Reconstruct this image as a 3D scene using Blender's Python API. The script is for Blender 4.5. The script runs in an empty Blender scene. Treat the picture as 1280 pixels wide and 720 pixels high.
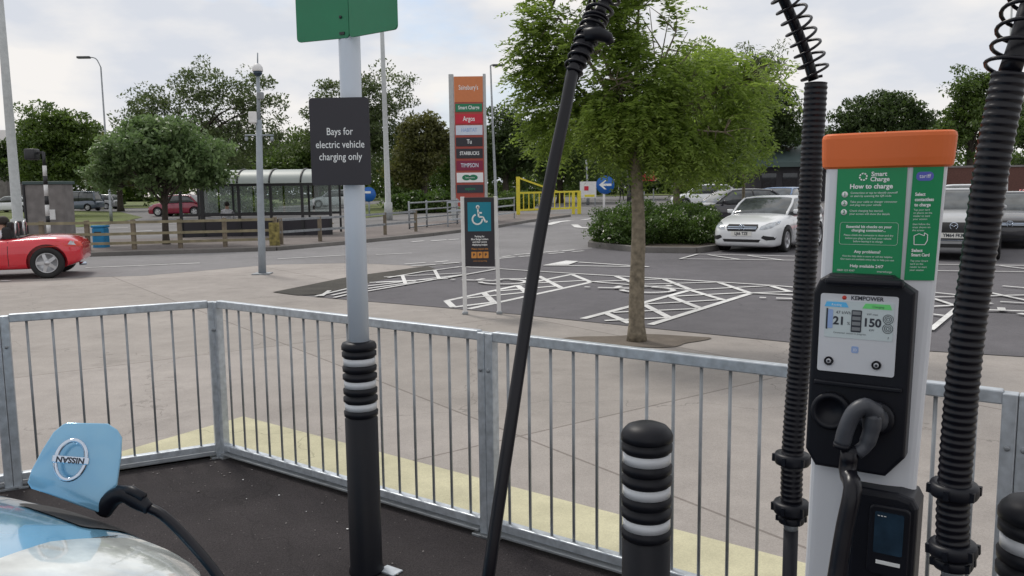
import bpy, bmesh, math, random
import numpy as np
from mathutils import Vector, Matrix, Euler, noise
from mathutils.bvhtree import BVHTree
R = math.radians
sc = bpy.context.scene
col = sc.collection

# ------------------------------------------------------------------ camera
F = 1020.0
CAMH = 1.6
PITCH = math.atan(120/F)
ROLL = -0.012
CM = Matrix.Translation((0, 0, CAMH)) @ Matrix.Rotation(R(90)-PITCH, 4, 'X') @ Matrix.Rotation(ROLL, 4, 'Z')
cd = bpy.data.cameras.new('camera'); cam = bpy.data.objects.new('camera', cd); col.objects.link(cam)
cam.matrix_world = CM
cd.sensor_width = 36; cd.lens = 36*F/1280; cd.clip_end = 3000; cd.clip_start = 0.05
sc.camera = cam

# ------------------------------------------------------------------ world and sun
SUN_EL, SUN_AZ = R(52), R(-35)      # azimuth measured from +Y towards +X
w = bpy.data.worlds.new('World'); sc.world = w; w.use_nodes = True
nt = w.node_tree; nt.nodes.clear()
N = nt.nodes.new; Lk = nt.links.new
out = N('ShaderNodeOutputWorld'); bg = N('ShaderNodeBackground')
sky = N('ShaderNodeTexSky'); sky.sky_type = 'NISHITA'; sky.sun_disc = False
sky.sun_elevation = SUN_EL; sky.sun_rotation = SUN_AZ
tc = N('ShaderNodeTexCoord'); mp = N('ShaderNodeMapping'); mp.inputs['Scale'].default_value = (1, 1, 2.6)
mp.inputs['Location'].default_value = (0.35, 0.1, 0.2)
n1 = N('ShaderNodeTexNoise'); n1.inputs['Scale'].default_value = 2.6; n1.inputs['Detail'].default_value = 7; n1.inputs['Roughness'].default_value = .52
n2 = N('ShaderNodeTexNoise'); n2.inputs['Scale'].default_value = 5.5; n2.inputs['Detail'].default_value = 6
cr = N('ShaderNodeValToRGB'); cr.color_ramp.elements[0].position = .29; cr.color_ramp.elements[1].position = .42
cc = N('ShaderNodeValToRGB'); cc.color_ramp.elements[0].position = .38; cc.color_ramp.elements[1].position = .60
cc.color_ramp.elements[0].color = (5.35, 5.6, 6.1, 1); cc.color_ramp.elements[1].color = (7.15, 6.95, 6.75, 1)
mx = N('ShaderNodeMix'); mx.data_type = 'RGBA'
Lk(tc.outputs['Generated'], mp.inputs['Vector']); Lk(mp.outputs[0], n1.inputs['Vector']); Lk(mp.outputs[0], n2.inputs['Vector'])
Lk(n1.outputs['Fac'], cr.inputs['Fac']); Lk(n2.outputs['Fac'], cc.inputs['Fac'])
Lk(cr.outputs['Color'], mx.inputs['Factor']); Lk(sky.outputs[0], mx.inputs['A']); Lk(cc.outputs['Color'], mx.inputs['B'])
Lk(mx.outputs['Result'], bg.inputs['Color']); bg.inputs['Strength'].default_value = .1
Lk(bg.outputs[0], out.inputs[0])
sl = bpy.data.lights.new('sun', 'SUN'); sl.energy = 1.4; sl.angle = R(12); sl.color = (1, .95, .88)
so = bpy.data.objects.new('sun', sl); col.objects.link(so)
sd = Vector((math.sin(SUN_AZ)*math.cos(SUN_EL), math.cos(SUN_AZ)*math.cos(SUN_EL), math.sin(SUN_EL)))
so.rotation_euler = sd.to_track_quat('Z', 'Y').to_euler(); so.location = (0, 0, 30)
sc.view_settings.view_transform = 'Standard'; sc.view_settings.look = 'None'
sc.view_settings.gamma = 1; sc.view_settings.use_curve_mapping = False
sc.view_settings.exposure = 0.38

# ------------------------------------------------------------------ pixel helpers (photo is 1280x720)
def ray(px, py):
    d = Vector(((px-640)/F, (360-py)/F, -1.0))
    return (CM.to_3x3() @ d)
def sstep(a, b, x):
    t = max(0, min(1, (x-a)/(b-a))); return t*t*(3-2*t)
def terr(x, y):
    if y <= 26: return 0.0
    return .017*(min(y, 140)-26)*(.35+.65*sstep(-.32, -.08, x/y))
def G(px, py, dz=0.0):
    d = ray(px, py); o = Vector((0, 0, CAMH)); z = 0.0
    for i in range(12):
        t = (CAMH-z)/(-d.z) if d.z < -1e-4 else 300
        t = min(t, 300)
        p = o+d*t; z = z*.4+.6*terr(p.x, p.y)
    p.z = z+dz
    return p
def P(px, py, Y):
    d = ray(px, py); t = Y/d.y
    return Vector((0, 0, CAMH))+d*t
def Gx(px, Y):                      # ground point in column px at depth Y
    p = P(px, 245, Y); p.z = terr(p.x, Y); return p
def zat(px, py, Y): return P(px, py, Y).z

# ------------------------------------------------------------------ materials
def new_mat(name):
    m = bpy.data.materials.new(name); m.use_nodes = True
    return m, m.node_tree, m.node_tree.nodes['Principled BSDF']
def pm(name, c, rough=.6, metal=0, var=.12, scale=8, bump=0, bscale=60, coat=0, emit=0, spec=.5, dirt=None):
    m, t, b = new_mat(name)
    b.inputs['Roughness'].default_value = rough; b.inputs['Metallic'].default_value = metal
    b.inputs['Coat Weight'].default_value = coat; b.inputs['Coat Roughness'].default_value = .05
    b.inputs['Specular IOR Level'].default_value = spec
    tc = t.nodes.new('ShaderNodeTexCoord')
    n = t.nodes.new('ShaderNodeTexNoise'); n.inputs['Scale'].default_value = scale; n.inputs['Detail'].default_value = 6
    t.links.new(tc.outputs['Object'], n.inputs['Vector'])
    r = t.nodes.new('ShaderNodeValToRGB'); r.color_ramp.elements[0].position = .3; r.color_ramp.elements[1].position = .7
    c = Vector(c[:3]); c2 = Vector(dirt) if dirt else c*(1-var)
    r.color_ramp.elements[0].color = (*c2, 1); r.color_ramp.elements[1].color = (*(c*(1+var*.6)), 1)
    t.links.new(n.outputs['Fac'], r.inputs['Fac']); t.links.new(r.outputs['Color'], b.inputs['Base Color'])
    if bump:
        n3 = t.nodes.new('ShaderNodeTexNoise'); n3.inputs['Scale'].default_value = bscale; n3.inputs['Detail'].default_value = 5
        bp = t.nodes.new('ShaderNodeBump'); bp.inputs['Strength'].default_value = bump; bp.inputs['Distance'].default_value = .01
        t.links.new(tc.outputs['Object'], n3.inputs['Vector']); t.links.new(n3.outputs['Fac'], bp.inputs['Height']); t.links.new(bp.outputs[0], b.inputs['Normal'])
    if emit:
        b.inputs['Emission Strength'].default_value = emit; t.links.new(r.outputs['Color'], b.inputs['Emission Color'])
    return m
def ground_mat(name, c, patch=.25, fine=.25, joints=None, speck=0, rough=.9, stain=(.3, .28, .26), stainamt=.0, bump=.5):
    """colour with large patches, fine aggregate, optional slab joints (dx, dy, angle) and stains"""
    m, t, b = new_mat(name); nd = t.nodes.new; lk = t.links.new
    b.inputs['Roughness'].default_value = rough; b.inputs['Specular IOR Level'].default_value = .3
    tc = nd('ShaderNodeTexCoord')
    def nz(s, d=6, ro=.6):
        n = nd('ShaderNodeTexNoise'); n.inputs['Scale'].default_value = s; n.inputs['Detail'].default_value = d; n.inputs['Roughness'].default_value = ro
        lk(tc.outputs['Object'], n.inputs['Vector']); return n
    def mul(a, fac_out, lo, hi, p0=.3, p1=.7):
        r = nd('ShaderNodeMapRange'); r.inputs['From Min'].default_value = p0; r.inputs['From Max'].default_value = p1
        r.inputs['To Min'].default_value = lo; r.inputs['To Max'].default_value = hi
        lk(fac_out, r.inputs['Value'])
        v = nd('ShaderNodeVectorMath'); v.operation = 'SCALE'; lk(a, v.inputs[0]); lk(r.outputs[0], v.inputs['Scale']); return v.outputs[0]
    rgb = nd('ShaderNodeRGB'); rgb.outputs[0].default_value = (*c, 1); cur = rgb.outputs[0]
    cur = mul(cur, nz(.35, 5).outputs['Fac'], 1-patch, 1+patch*.5)
    cur = mul(cur, nz(3.1, 8, .7).outputs['Fac'], 1-patch*.7, 1+patch*.3)
    cur = mul(cur, nz(150, 3).outputs['Fac'], 1-fine, 1+fine)
    if stainamt:
        s = nz(1.1, 9, .75); r = nd('ShaderNodeMapRange'); r.inputs['From Min'].default_value = .56; r.inputs['From Max'].default_value = .72
        r.inputs['To Max'].default_value = stainamt; lk(s.outputs['Fac'], r.inputs['Value'])
        x = nd('ShaderNodeMix'); x.data_type = 'RGBA'; lk(r.outputs[0], x.inputs['Factor']); lk(cur, x.inputs['A']); x.inputs['B'].default_value = (*stain, 1); cur = x.outputs['Result']
    if speck:
        v = nd('ShaderNodeTexVoronoi'); v.inputs['Scale'].default_value = 28; lk(tc.outputs['Object'], v.inputs['Vector'])
        r = nd('ShaderNodeMapRange'); r.inputs['From Min'].default_value = .03; r.inputs['From Max'].default_value = .10; r.inputs['To Min'].default_value = speck; r.inputs['To Max'].default_value = 0
        lk(v.outputs['Distance'], r.inputs['Value'])
        x = nd('ShaderNodeMix'); x.data_type = 'RGBA'; lk(r.outputs[0], x.inputs['Factor']); lk(cur, x.inputs['A']); x.inputs['B'].default_value = (.42, .4, .38, 1); cur = x.outputs['Result']
    if joints:
        dx, dy, ang = joints
        mp = nd('ShaderNodeMapping'); mp.inputs['Rotation'].default_value = (0, 0, ang); lk(tc.outputs['Object'], mp.inputs['Vector'])
        br = nd('ShaderNodeTexBrick'); br.offset = 0; br.inputs['Scale'].default_value = 1; br.inputs['Brick Width'].default_value = dx; br.inputs['Row Height'].default_value = dy
        br.inputs['Mortar Size'].default_value = .012; br.inputs['Mortar Smooth'].default_value = .4; br.inputs['Color1'].default_value = (1, 1, 1, 1); br.inputs['Color2'].default_value = (.92, .92, .91, 1); br.inputs['Mortar'].default_value = (.6, .58, .57, 1)
        lk(mp.outputs[0], br.inputs['Vector'])
        v = nd('ShaderNodeVectorMath'); v.operation = 'MULTIPLY'; lk(cur, v.inputs[0]); lk(br.outputs['Color'], v.inputs[1]); cur = v.outputs[0]
    wn = nd('ShaderNodeTexNoise'); wn.inputs['Scale'].default_value = 1.7; wn.inputs['Detail'].default_value = 6; lk(tc.outputs['Object'], wn.inputs['Vector'])
    wa = nd('ShaderNodeVectorMath'); wa.operation = 'MULTIPLY_ADD'; wa.inputs[1].default_value = (.9, .9, .9); lk(wn.outputs['Color'], wa.inputs[0]); lk(tc.outputs['Object'], wa.inputs[2])
    vc = nd('ShaderNodeTexVoronoi'); vc.feature = 'DISTANCE_TO_EDGE'; vc.inputs['Scale'].default_value = .28; lk(wa.outputs[0], vc.inputs['Vector'])
    rc_ = nd('ShaderNodeMapRange'); rc_.inputs['From Min'].default_value = .0006; rc_.inputs['From Max'].default_value = .0022; rc_.inputs['To Min'].default_value = .72; rc_.inputs['To Max'].default_value = 1; lk(vc.outputs['Distance'], rc_.inputs['Value'])
    vv = nd('ShaderNodeVectorMath'); vv.operation = 'SCALE'; lk(cur, vv.inputs[0]); lk(rc_.outputs[0], vv.inputs['Scale']); cur = vv.outputs[0]
    lk(cur, b.inputs['Base Color'])
    bp = nd('ShaderNodeBump'); bp.inputs['Strength'].default_value = bump; bp.inputs['Distance'].default_value = .006
    lk(nz(90, 6, .7).outputs['Fac'], bp.inputs['Height']); lk(bp.outputs[0], b.inputs['Normal'])
    return m
def leaf_mat(name, c1, c2, trans=.35):
    m = bpy.data.materials.new(name); m.use_nodes = True; t = m.node_tree; t.nodes.clear(); nd = t.nodes.new; lk = t.links.new
    o = nd('ShaderNodeOutputMaterial'); g = nd('ShaderNodeNewGeometry'); r = nd('ShaderNodeValToRGB')
    r.color_ramp.elements[0].color = (*c1, 1); r.color_ramp.elements[1].color = (*c2, 1)
    tc = nd('ShaderNodeTexCoord'); n = nd('ShaderNodeTexNoise'); n.inputs['Scale'].default_value = .9; n.inputs['Detail'].default_value = 3
    lk(tc.outputs['Object'], n.inputs['Vector'])
    a = nd('ShaderNodeMath'); a.operation = 'MULTIPLY_ADD'; a.inputs[1].default_value = .45
    lk(g.outputs['Random Per Island'], a.inputs[0])
    s = nd('ShaderNodeMapRange'); s.inputs['From Min'].default_value = .32; s.inputs['From Max'].default_value = .68; s.inputs['To Max'].default_value = .55
    lk(n.outputs['Fac'], s.inputs['Value']); lk(s.outputs[0], a.inputs[2]); lk(a.outputs[0], r.inputs['Fac'])
    d = nd('ShaderNodeBsdfPrincipled'); d.inputs['Roughness'].default_value = .45; d.inputs['Specular IOR Level'].default_value = .4
    tr = nd('ShaderNodeBsdfTranslucent'); mixs = nd('ShaderNodeMixShader'); mixs.inputs[0].default_value = trans
    lk(r.outputs[0], d.inputs['Base Color'])
    hs = nd('ShaderNodeHueSaturation'); hs.inputs['Value'].default_value = 1.6; hs.inputs['Saturation'].default_value = 1.1
    lk(r.outputs[0], hs.inputs['Color']); lk(hs.outputs[0], tr.inputs['Color'])
    lk(d.outputs[0], mixs.inputs[1]); lk(tr.outputs[0], mixs.inputs[2]); lk(mixs.outputs[0], o.inputs[0])
    return m
def glass_mat(name, c=(.8, .9, .9), rough=.05, mixt=.75):
    m = bpy.data.materials.new(name); m.use_nodes = True; t = m.node_tree; t.nodes.clear(); nd = t.nodes.new; lk = t.links.new
    o = nd('ShaderNodeOutputMaterial'); tr = nd('ShaderNodeBsdfTransparent'); tr.inputs[0].default_value = (*c, 1)
    g = nd('ShaderNodeBsdfPrincipled'); g.inputs['Base Color'].default_value = (*c, 1); g.inputs['Roughness'].default_value = rough
    x = nd('ShaderNodeMixShader'); x.inputs[0].default_value = mixt; lk(g.outputs[0], x.inputs[1]); lk(tr.outputs[0], x.inputs[2]); lk(x.outputs[0], o.inputs[0])
    return m
M = {}
ANG = R(35)
M['concrete'] = ground_mat('forecourt_concrete', (.36, .33, .308), .2, .16, joints=(4.2, 3.1, R(54)), stainamt=.65, stain=(.205, .186, .172), bump=.35)
M['asphalt'] = ground_mat('car_park_asphalt', (.13, .125, .135), .2, .3, stainamt=.3, stain=(.09, .087, .095))
M['road'] = ground_mat('road_asphalt', (.225, .22, .225), .18, .2, stainamt=.3, stain=(.15, .145, .15))
M['farground'] = ground_mat('worn_asphalt', (.19, .185, .185), .25, .2)
M['path'] = ground_mat('path_paving', (.2, .175, .165), .25, .2)
M['tarmac'] = ground_mat('fresh_tarmac', (.040, .034, .036), .35, .55, speck=.35, bump=1.0, stainamt=.25, stain=(.05, .043, .04))
M['yellow_strip'] = ground_mat('worn_yellow_paint', (.58, .55, .38), .26, .12, stainamt=.6, stain=(.38, .355, .27), bump=.3)
M['line'] = ground_mat('road_line_paint', (.72, .72, .71), .28, .3, stainamt=.85, stain=(.30, .29, .29), bump=.3)
M['soil'] = ground_mat('bare_soil', (.175, .148, .122), .35, .4, speck=.3, bump=1)
M['gutter'] = ground_mat('dirty_gutter', (.075, .07, .06), .5, .4)
M['kerb'] = ground_mat('kerb_stone', (.2, .19, .18), .3, .2)
M['grass'] = ground_mat('verge_grass', (.13, .16, .045), .45, .5, bump=1)
M['galv'] = pm('galvanised_steel', (.5, .54, .58), .42, .5, var=.24, scale=26, bump=.08)
M['galv_dark'] = pm('weathered_galvanised_steel', (.3, .32, .34), .5, .5, var=.25, scale=10)
M['black_rubber'] = pm('black_bollard_rubber', (.006, .007, .011), .45, var=.25, scale=5, spec=.25, dirt=(.010, .010, .013))
M['black_plastic'] = pm('black_plastic', (.007, .008, .013), .42, var=.2, scale=12, spec=.28)
M['hose'] = pm('black_hose_plastic', (.005, .005, .009), .3, var=.2, scale=20, spec=.32)
M['reflect'] = pm('white_reflective_band', (.62, .64, .67), .35, var=.12)
M['post_white'] = pm('pale_painted_post', (.6, .66, .74), .35, var=.06, scale=4)
M['charger_white'] = pm('white_charger_paint', (.66, .68, .72), .3, var=.03, scale=3)
M['orange'] = pm('orange_plastic', (.72, .15, .03), .45, var=.06, scale=4)
M['lgreen'] = pm('green_label', (.0, .245, .085), .4, var=.05)
M['sgreen'] = pm('green_sign_paint', (.008, .19, .085), .4, var=.08)
M['white'] = pm('white_ink', (.82, .84, .84), .5, var=.02)
M['signblack'] = pm('charcoal_sign_face', (.024, .022, .030), .45, var=.08)
M['blue_badge'] = pm('blue_sticker', (.1, .12, .5), .4)
M['screen_grey'] = pm('lcd_screen', (.42, .48, .5), .2, var=.05, emit=.12)
M['screen_plate'] = pm('pale_display_plate', (.62, .64, .68), .25, var=.03)
M['ink'] = pm('dark_ink', (.03, .035, .05), .5)
M['red_ink'] = pm('red_ink', (.6, .05, .03), .5)
M['sc_blue'] = pm('screen_blue', (.08, .35, .62), .3, emit=.15)
M['sc_green'] = pm('screen_green', (.12, .5, .15), .3, emit=.15)
M['dark_screen'] = pm('dark_reader_screen', (.02, .045, .075), .08, var=.4, scale=20)
M['bark'] = pm('grey_brown_bark', (.20, .17, .125), .9, var=.45, scale=18, bump=.8, bscale=40)
M['bark_dark'] = pm('dark_bark', (.055, .045, .035), .9, var=.4, scale=8, bump=.8)
M['wood'] = pm('weathered_timber', (.27, .235, .15), .8, var=.3, scale=5, bump=.4)
M['wood_dark'] = pm('dark_timber_post', (.2, .165, .12), .85, var=.3, scale=5)
M['yellow'] = pm('yellow_barrier_paint', (.72, .62, .05), .5, var=.15)
M['grey_metal'] = pm('grey_painted_steel', (.30, .34, .38), .5, .1, var=.12)
M['pole_pale'] = pm('pale_lamp_column', (.45, .47, .47), .5, .1, var=.12)
M['black_paint'] = pm('black_paint', (.02, .021, .024), .45)
M['white_paint'] = pm('white_paint', (.72, .72, .72), .5, var=.1)
M['glass_dark'] = pm('tinted_window_glass', (.03, .035, .04), .04, var=.3, coat=.5)
M['glass_mid'] = pm('windscreen_glass', (.075, .085, .09), .04, var=.5, scale=3, coat=.6)
M['tyre'] = pm('tyre_rubber', (.015, .015, .016), .75)
M['alloy'] = pm('alloy_rim', (.55, .56, .58), .3, .7, var=.1)
M['interior'] = pm('dark_car_interior', (.02, .02, .022), .8)
M['chrome'] = pm('chrome', (.55, .62, .72), .14, 1, var=.05)
M['lamp_glass'] = pm('headlight_lens', (.42, .45, .48), .08, .3, var=.4, scale=9, coat=1)
M['lamp_white'] = pm('pale_headlight_lens', (.66, .70, .68), .06, .0, var=.5, scale=7, coat=1)
M['plate'] = pm('number_plate', (.72, .72, .68), .4, var=.03)
M['car_white'] = pm('white_car_paint', (.74, .76, .78), .22, var=.02, coat=1)
M['car_red'] = pm('red_car_paint', (.62, .012, .03), .25, var=.05, coat=1)
M['car_maroon'] = pm('maroon_car_paint', (.25, .008, .04), .25, var=.05, coat=1)
M['car_silver'] = pm('silver_car_paint', (.36, .37, .38), .3, .4, var=.05, coat=1)
M['car_dark'] = pm('dark_car_paint', (.035, .035, .042), .25, .2, var=.05, coat=1)
M['car_blue'] = pm('blue_car_paint', (.04, .14, .34), .25, var=.05, coat=1)
M['car_greyblue'] = pm('grey_blue_car_paint', (.10, .13, .18), .25, .2, var=.05, coat=1)
M['leaf_blue'] = pm('pale_blue_metallic_paint', (.2, .45, .66), .16, .25, var=.04, coat=1)
M['skin'] = pm('skin', (.42, .25, .18), .6); M['hair'] = pm('dark_hair', (.02, .015, .012), .7)
M['cloth_dark'] = pm('dark_cloth', (.02, .02, .025), .9); M['cloth_white'] = pm('white_cloth', (.65, .65, .68), .9)
M['poly'] = glass_mat('pale_polycarbonate', (.5, .55, .53), .45, .3)
M['pane'] = glass_mat('clear_pane', (.85, .9, .9), .05, .85)
M['brick'] = pm('red_brick', (.13, .06, .048), .9, var=.35, scale=30)
M['roofgreen'] = pm('grey_green_roof', (.055, .085, .085), .6, var=.15, scale=.6)
M['wall_dark'] = pm('dark_store_wall', (.03, .028, .034), .7, var=.3, scale=2)
M['stone'] = pm('grey_concrete_block', (.2, .185, .18), .9, var=.25, scale=3, bump=.3)
M['bin_blue'] = pm('blue_plastic', (.01, .2, .42), .5)
M['sign_blue'] = pm('blue_sign_face', (.01, .12, .45), .4, var=.05)
M['teal'] = pm('teal_sign_face', (.0, .22, .32), .4, var=.05)
M['totem_or'] = pm('orange_sign_face', (.62, .2, .07), .45, var=.05)
M['totem_red'] = pm('brick_red_sign_face', (.4, .07, .05), .45, var=.05)
M['sg_red'] = pm('red_sign_face', (.55, .015, .04), .45, var=.05)
M['sg_maroon'] = pm('maroon_sign_face', (.22, .01, .05), .45, var=.05)
M['sg_pale'] = pm('pale_blue_sign_face', (.62, .68, .78), .45, var=.05)
M['ink_blue'] = pm('pale_blue_ink', (.3, .42, .7), .5)
M['amber'] = pm('amber_ink', (.62, .26, .05), .45, var=.1)
M['hazard'] = pm('yellow_black_tape', (.24, .20, .06), .7, var=.7, scale=9)
M['lampdark'] = pm('lamp_housing', (.08, .085, .09), .5)
M['leafA'] = leaf_mat('foliage_mid', (.045, .080, .02), (.13, .19, .045))
M['leafB'] = leaf_mat('foliage_dark', (.026, .046, .015), (.08, .12, .035))
M['leafC'] = leaf_mat('foliage_light', (.08, .125, .028), (.27, .36, .085), .5)
M['leafD'] = leaf_mat('foliage_silver', (.055, .10, .035), (.20, .28, .12))
M['leafE'] = leaf_mat('foliage_brown', (.058, .064, .022), (.14, .145, .045))
M['leafF'] = leaf_mat('foliage_airy', (.05, .075, .03), (.14, .18, .07))
M['leafH'] = leaf_mat('foliage_hedge', (.03, .065, .014), (.10, .16, .035))
M['flower'] = pm('white_blossom', (.75, .74, .66), .7)

# ------------------------------------------------------------------ mesh builder
def catmull(pts, n):
    pts = [Vector(p) for p in pts]; o = []
    ext = [pts[0]*2-pts[1]]+pts+[pts[-1]*2-pts[-2]]
    for i in range(1, len(ext)-2):
        p0, p1, p2, p3 = ext[i-1:i+3]
        for k in range(n):
            t = k/n
            o.append(.5*((2*p1)+(-p0+p2)*t+(2*p0-5*p1+4*p2-p3)*t*t+(-p0+3*p1-3*p2+p3)*t**3))
    o.append(pts[-1]); return o
def resample(pts, step):
    d = [0]
    for a, b in zip(pts, pts[1:]): d.append(d[-1]+(b-a).length)
    n = max(2, int(d[-1]/step)); o = []; j = 0
    for i in range(n+1):
        s = d[-1]*i/n
        while j < len(d)-2 and d[j+1] < s: j += 1
        seg = d[j+1]-d[j]; t = (s-d[j])/seg if seg > 1e-9 else 0
        o.append(pts[j].lerp(pts[j+1], t))
    return o, d[-1]
def frames(pts):
    T = []
    for i in range(len(pts)):
        a = pts[max(0, i-1)]; b = pts[min(len(pts)-1, i+1)]; T.append((b-a).normalized())
    u = T[0].orthogonal().normalized(); fr = []
    for t in T:
        u = (u-t*u.dot(t)).normalized(); fr.append((u, t.cross(u), t))
    return fr
class MB:
    def __init__(s): s.bm = bmesh.new(); s.mats = []
    def mi(s, m):
        m = M[m] if isinstance(m, str) else m
        if m not in s.mats: s.mats.append(m)
        return s.mats.index(m)
    def raw(s, vs, fs, mat, smooth=False, X=None):
        k = s.mi(mat); bv = [s.bm.verts.new((X @ Vector(v)) if X is not None else Vector(v)) for v in vs]
        for f in fs:
            try:
                fc = s.bm.faces.new([bv[i] for i in f]); fc.material_index = k; fc.smooth = smooth
            except ValueError: pass
        return bv
    def sub(s, bm, mat, smooth=False, X=None):
        bm.verts.index_update()
        s.raw([v.co.copy() for v in bm.verts], [[v.index for v in f.verts] for f in bm.faces], mat, smooth, X); bm.free()
    def box(s, c, size, mat, X=None, bev=0, seg=2, smooth=False):
        b = bmesh.new(); bmesh.ops.create_cube(b, size=1)
        for v in b.verts: v.co = Vector((v.co.x*size[0]+c[0], v.co.y*size[1]+c[1], v.co.z*size[2]+c[2]))
        if bev: bmesh.ops.bevel(b, geom=b.edges[:], offset=bev, segments=seg, affect='EDGES', profile=.5)
        s.sub(b, mat, smooth, X)
    def beam(s, a, b, wd, ht, mat, up=(0, 0, 1), bev=0):
        a = Vector(a); b = Vector(b); d = b-a; y = d.normalized(); x = y.cross(Vector(up)).normalized(); z = x.cross(y)
        X = Matrix((x, y, z)).transposed().to_4x4(); X.translation = (a+b)/2
        s.box((0, 0, 0), (wd, d.length, ht), mat, X, bev)
    def prism(s, poly, z0, z1, mat, X=None, bev=0, smooth=False):
        b = bmesh.new(); n = len(poly)
        lo = [b.verts.new((p[0], p[1], z0)) for p in poly]; hi = [b.verts.new((p[0], p[1], z1)) for p in poly]
        b.faces.new(lo[::-1]); top = b.faces.new(hi)
        for i in range(n): b.faces.new((lo[i], lo[(i+1) % n], hi[(i+1) % n], hi[i]))
        bmesh.ops.recalc_face_normals(b, faces=b.faces[:])
        if bev: bmesh.ops.bevel(b, geom=[e for e in top.edges], offset=bev, segments=3, affect='EDGES', profile=.5)
        s.sub(b, mat, smooth, X)
    def tube(s, pts, r, mat, seg=10, cap=True, smooth=True):
        pts = [Vector(p) for p in pts]; fr = frames(pts); vs = []; fs = []
        n = len(pts)
        for i, (p, (u, v, t)) in enumerate(zip(pts, fr)):
            rr = r[i] if isinstance(r, (list, tuple)) else r
            for k in range(seg):
                a = 2*math.pi*k/seg; vs.append(p+u*(rr*math.cos(a))+v*(rr*math.sin(a)))
        for i in range(n-1):
            for k in range(seg):
                k2 = (k+1) % seg; fs.append((i*seg+k, i*seg+k2, (i+1)*seg+k2, (i+1)*seg+k))
        if cap: fs.append(tuple(range(seg-1, -1, -1))); fs.append(tuple((n-1)*seg+k for k in range(seg)))
        s.raw(vs, fs, mat, smooth)
    def lathe(s, prof, mat, X=None, seg=32, smooth=True):
        vs = []; fs = []; n = len(prof)
        for r_, z in prof:
            for k in range(seg):
                a = 2*math.pi*k/seg; vs.append((r_*math.cos(a), r_*math.sin(a), z))
        for i in range(n-1):
            for k in range(seg):
                k2 = (k+1) % seg; fs.append((i*seg+k, i*seg+k2, (i+1)*seg+k2, (i+1)*seg+k))
        if prof[0][0] > 1e-5: fs.append(tuple(range(seg-1, -1, -1)))
        if prof[-1][0] > 1e-5: fs.append(tuple((n-1)*seg+k for k in range(seg)))
        s.raw(vs, fs, mat, smooth, X)
    def text(s, body, size, X, mat, align='CENTER', squash=1.0, thick=0.0):
        cu = bpy.data.curves.new('t', 'FONT'); cu.body = body; cu.size = size; cu.align_x = align; cu.align_y = 'CENTER'; cu.resolution_u = 3
        cu.offset = thick
        o = bpy.data.objects.new('t', cu); col.objects.link(o); bpy.context.view_layer.update()
        me = bpy.data.meshes.new_from_object(o.evaluated_get(bpy.context.evaluated_depsgraph_get()))
        s.raw([(v.co.x*squash, v.co.y, v.co.z) for v in me.vertices], [tuple(p.vertices) for p in me.polygons], mat, False, X)
        bpy.data.objects.remove(o); bpy.data.meshes.remove(me); bpy.data.curves.remove(cu)
    def build(s, name, parent=None, local=False, sub=0):
        me = bpy.data.meshes.new(name)
        if parent is not None and not local:
            inv = pmat(parent).inverted(); s.bm.transform(inv)
        s.bm.normal_update(); s.bm.to_mesh(me); s.bm.free()
        for m in s.mats: me.materials.append(m)
        o = bpy.data.objects.new(name, me); col.objects.link(o)
        if parent is not None: o.parent = parent
        if sub: md = o.modifiers.new('sub', 'SUBSURF'); md.levels = sub; md.render_levels = sub
        return o
def pmat(o):
    m = Matrix.Translation(o.location) @ o.rotation_euler.to_matrix().to_4x4()
    return pmat(o.parent) @ m if o.parent else m
def tag(o, label=None, cat=None, group=None, kind=None):
    if label: o['label'] = label
    if cat: o['category'] = cat
    if group: o['group'] = group
    if kind: o['kind'] = kind
    return o
def thing(name, label, cat, loc=(0, 0, 0), rz=0, group=None):
    o = bpy.data.objects.new(name, None); col.objects.link(o); o.empty_display_size = .1
    o.location = loc; o.rotation_euler = (0, 0, rz); return tag(o, label, cat, group)
def copy_tree(o, parent=None):
    c = o.copy(); col.objects.link(c)
    if parent: c.parent = parent
    for ch in [x for x in bpy.data.objects if x.parent == o]: copy_tree(ch, c)
    return c
def frame(o, xd, yd):
    x = Vector(xd).normalized(); y = Vector(yd); y = (y-x*y.dot(x)).normalized(); z = x.cross(y)
    X = Matrix((x, y, z)).transposed().to_4x4(); X.translation = Vector(o); return X
def rrect(w, h, r, seg=4, cx=0, cy=0):
    o = []
    for (sx, sy, a0) in ((1, -1, -90), (1, 1, 0), (-1, 1, 90), (-1, -1, 180)):
        for k in range(seg+1):
            a = R(a0+90*k/seg); o.append((cx+sx*(w/2-r)+r*math.cos(a), cy+sy*(h/2-r)+r*math.sin(a)))
    return o

# ------------------------------------------------------------------ the ground
def sheet(name, pts, mat, dz, label=None, cell=4.0, kind='structure', thick=0):
    b = bmesh.new(); vs = [b.verts.new((p[0], p[1], 0)) for p in pts]; b.faces.new(vs)
    xs = [p[0] for p in pts]; ys = [p[1] for p in pts]
    if max(ys) > 26:
        for k in range(int(min(xs)//cell), int(max(xs)//cell)+1):
            bmesh.ops.bisect_plane(b, geom=b.verts[:]+b.edges[:]+b.faces[:], plane_co=(k*cell, 0, 0), plane_no=(1, 0, 0))
        for k in range(int(min(ys)//cell), int(max(ys)//cell)+1):
            bmesh.ops.bisect_plane(b, geom=b.verts[:]+b.edges[:]+b.faces[:], plane_co=(0, k*cell+2, 0), plane_no=(0, 1, 0))
    if thick:
        r = bmesh.ops.extrude_face_region(b, geom=b.faces[:])
        for v in [g for g in r['geom'] if isinstance(g, bmesh.types.BMVert)]: v.co.z = thick
    bmesh.ops.recalc_face_normals(b, faces=b.faces[:])
    if not thick:
        for f in b.faces:
            if f.normal.z < 0: f.normal_flip()
    for v in b.verts: v.co.z += terr(v.co.x, v.co.y)+dz
    m = MB(); m.bm = b; m.mi(mat); o = m.build(name); tag(o, kind=kind); return o
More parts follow.
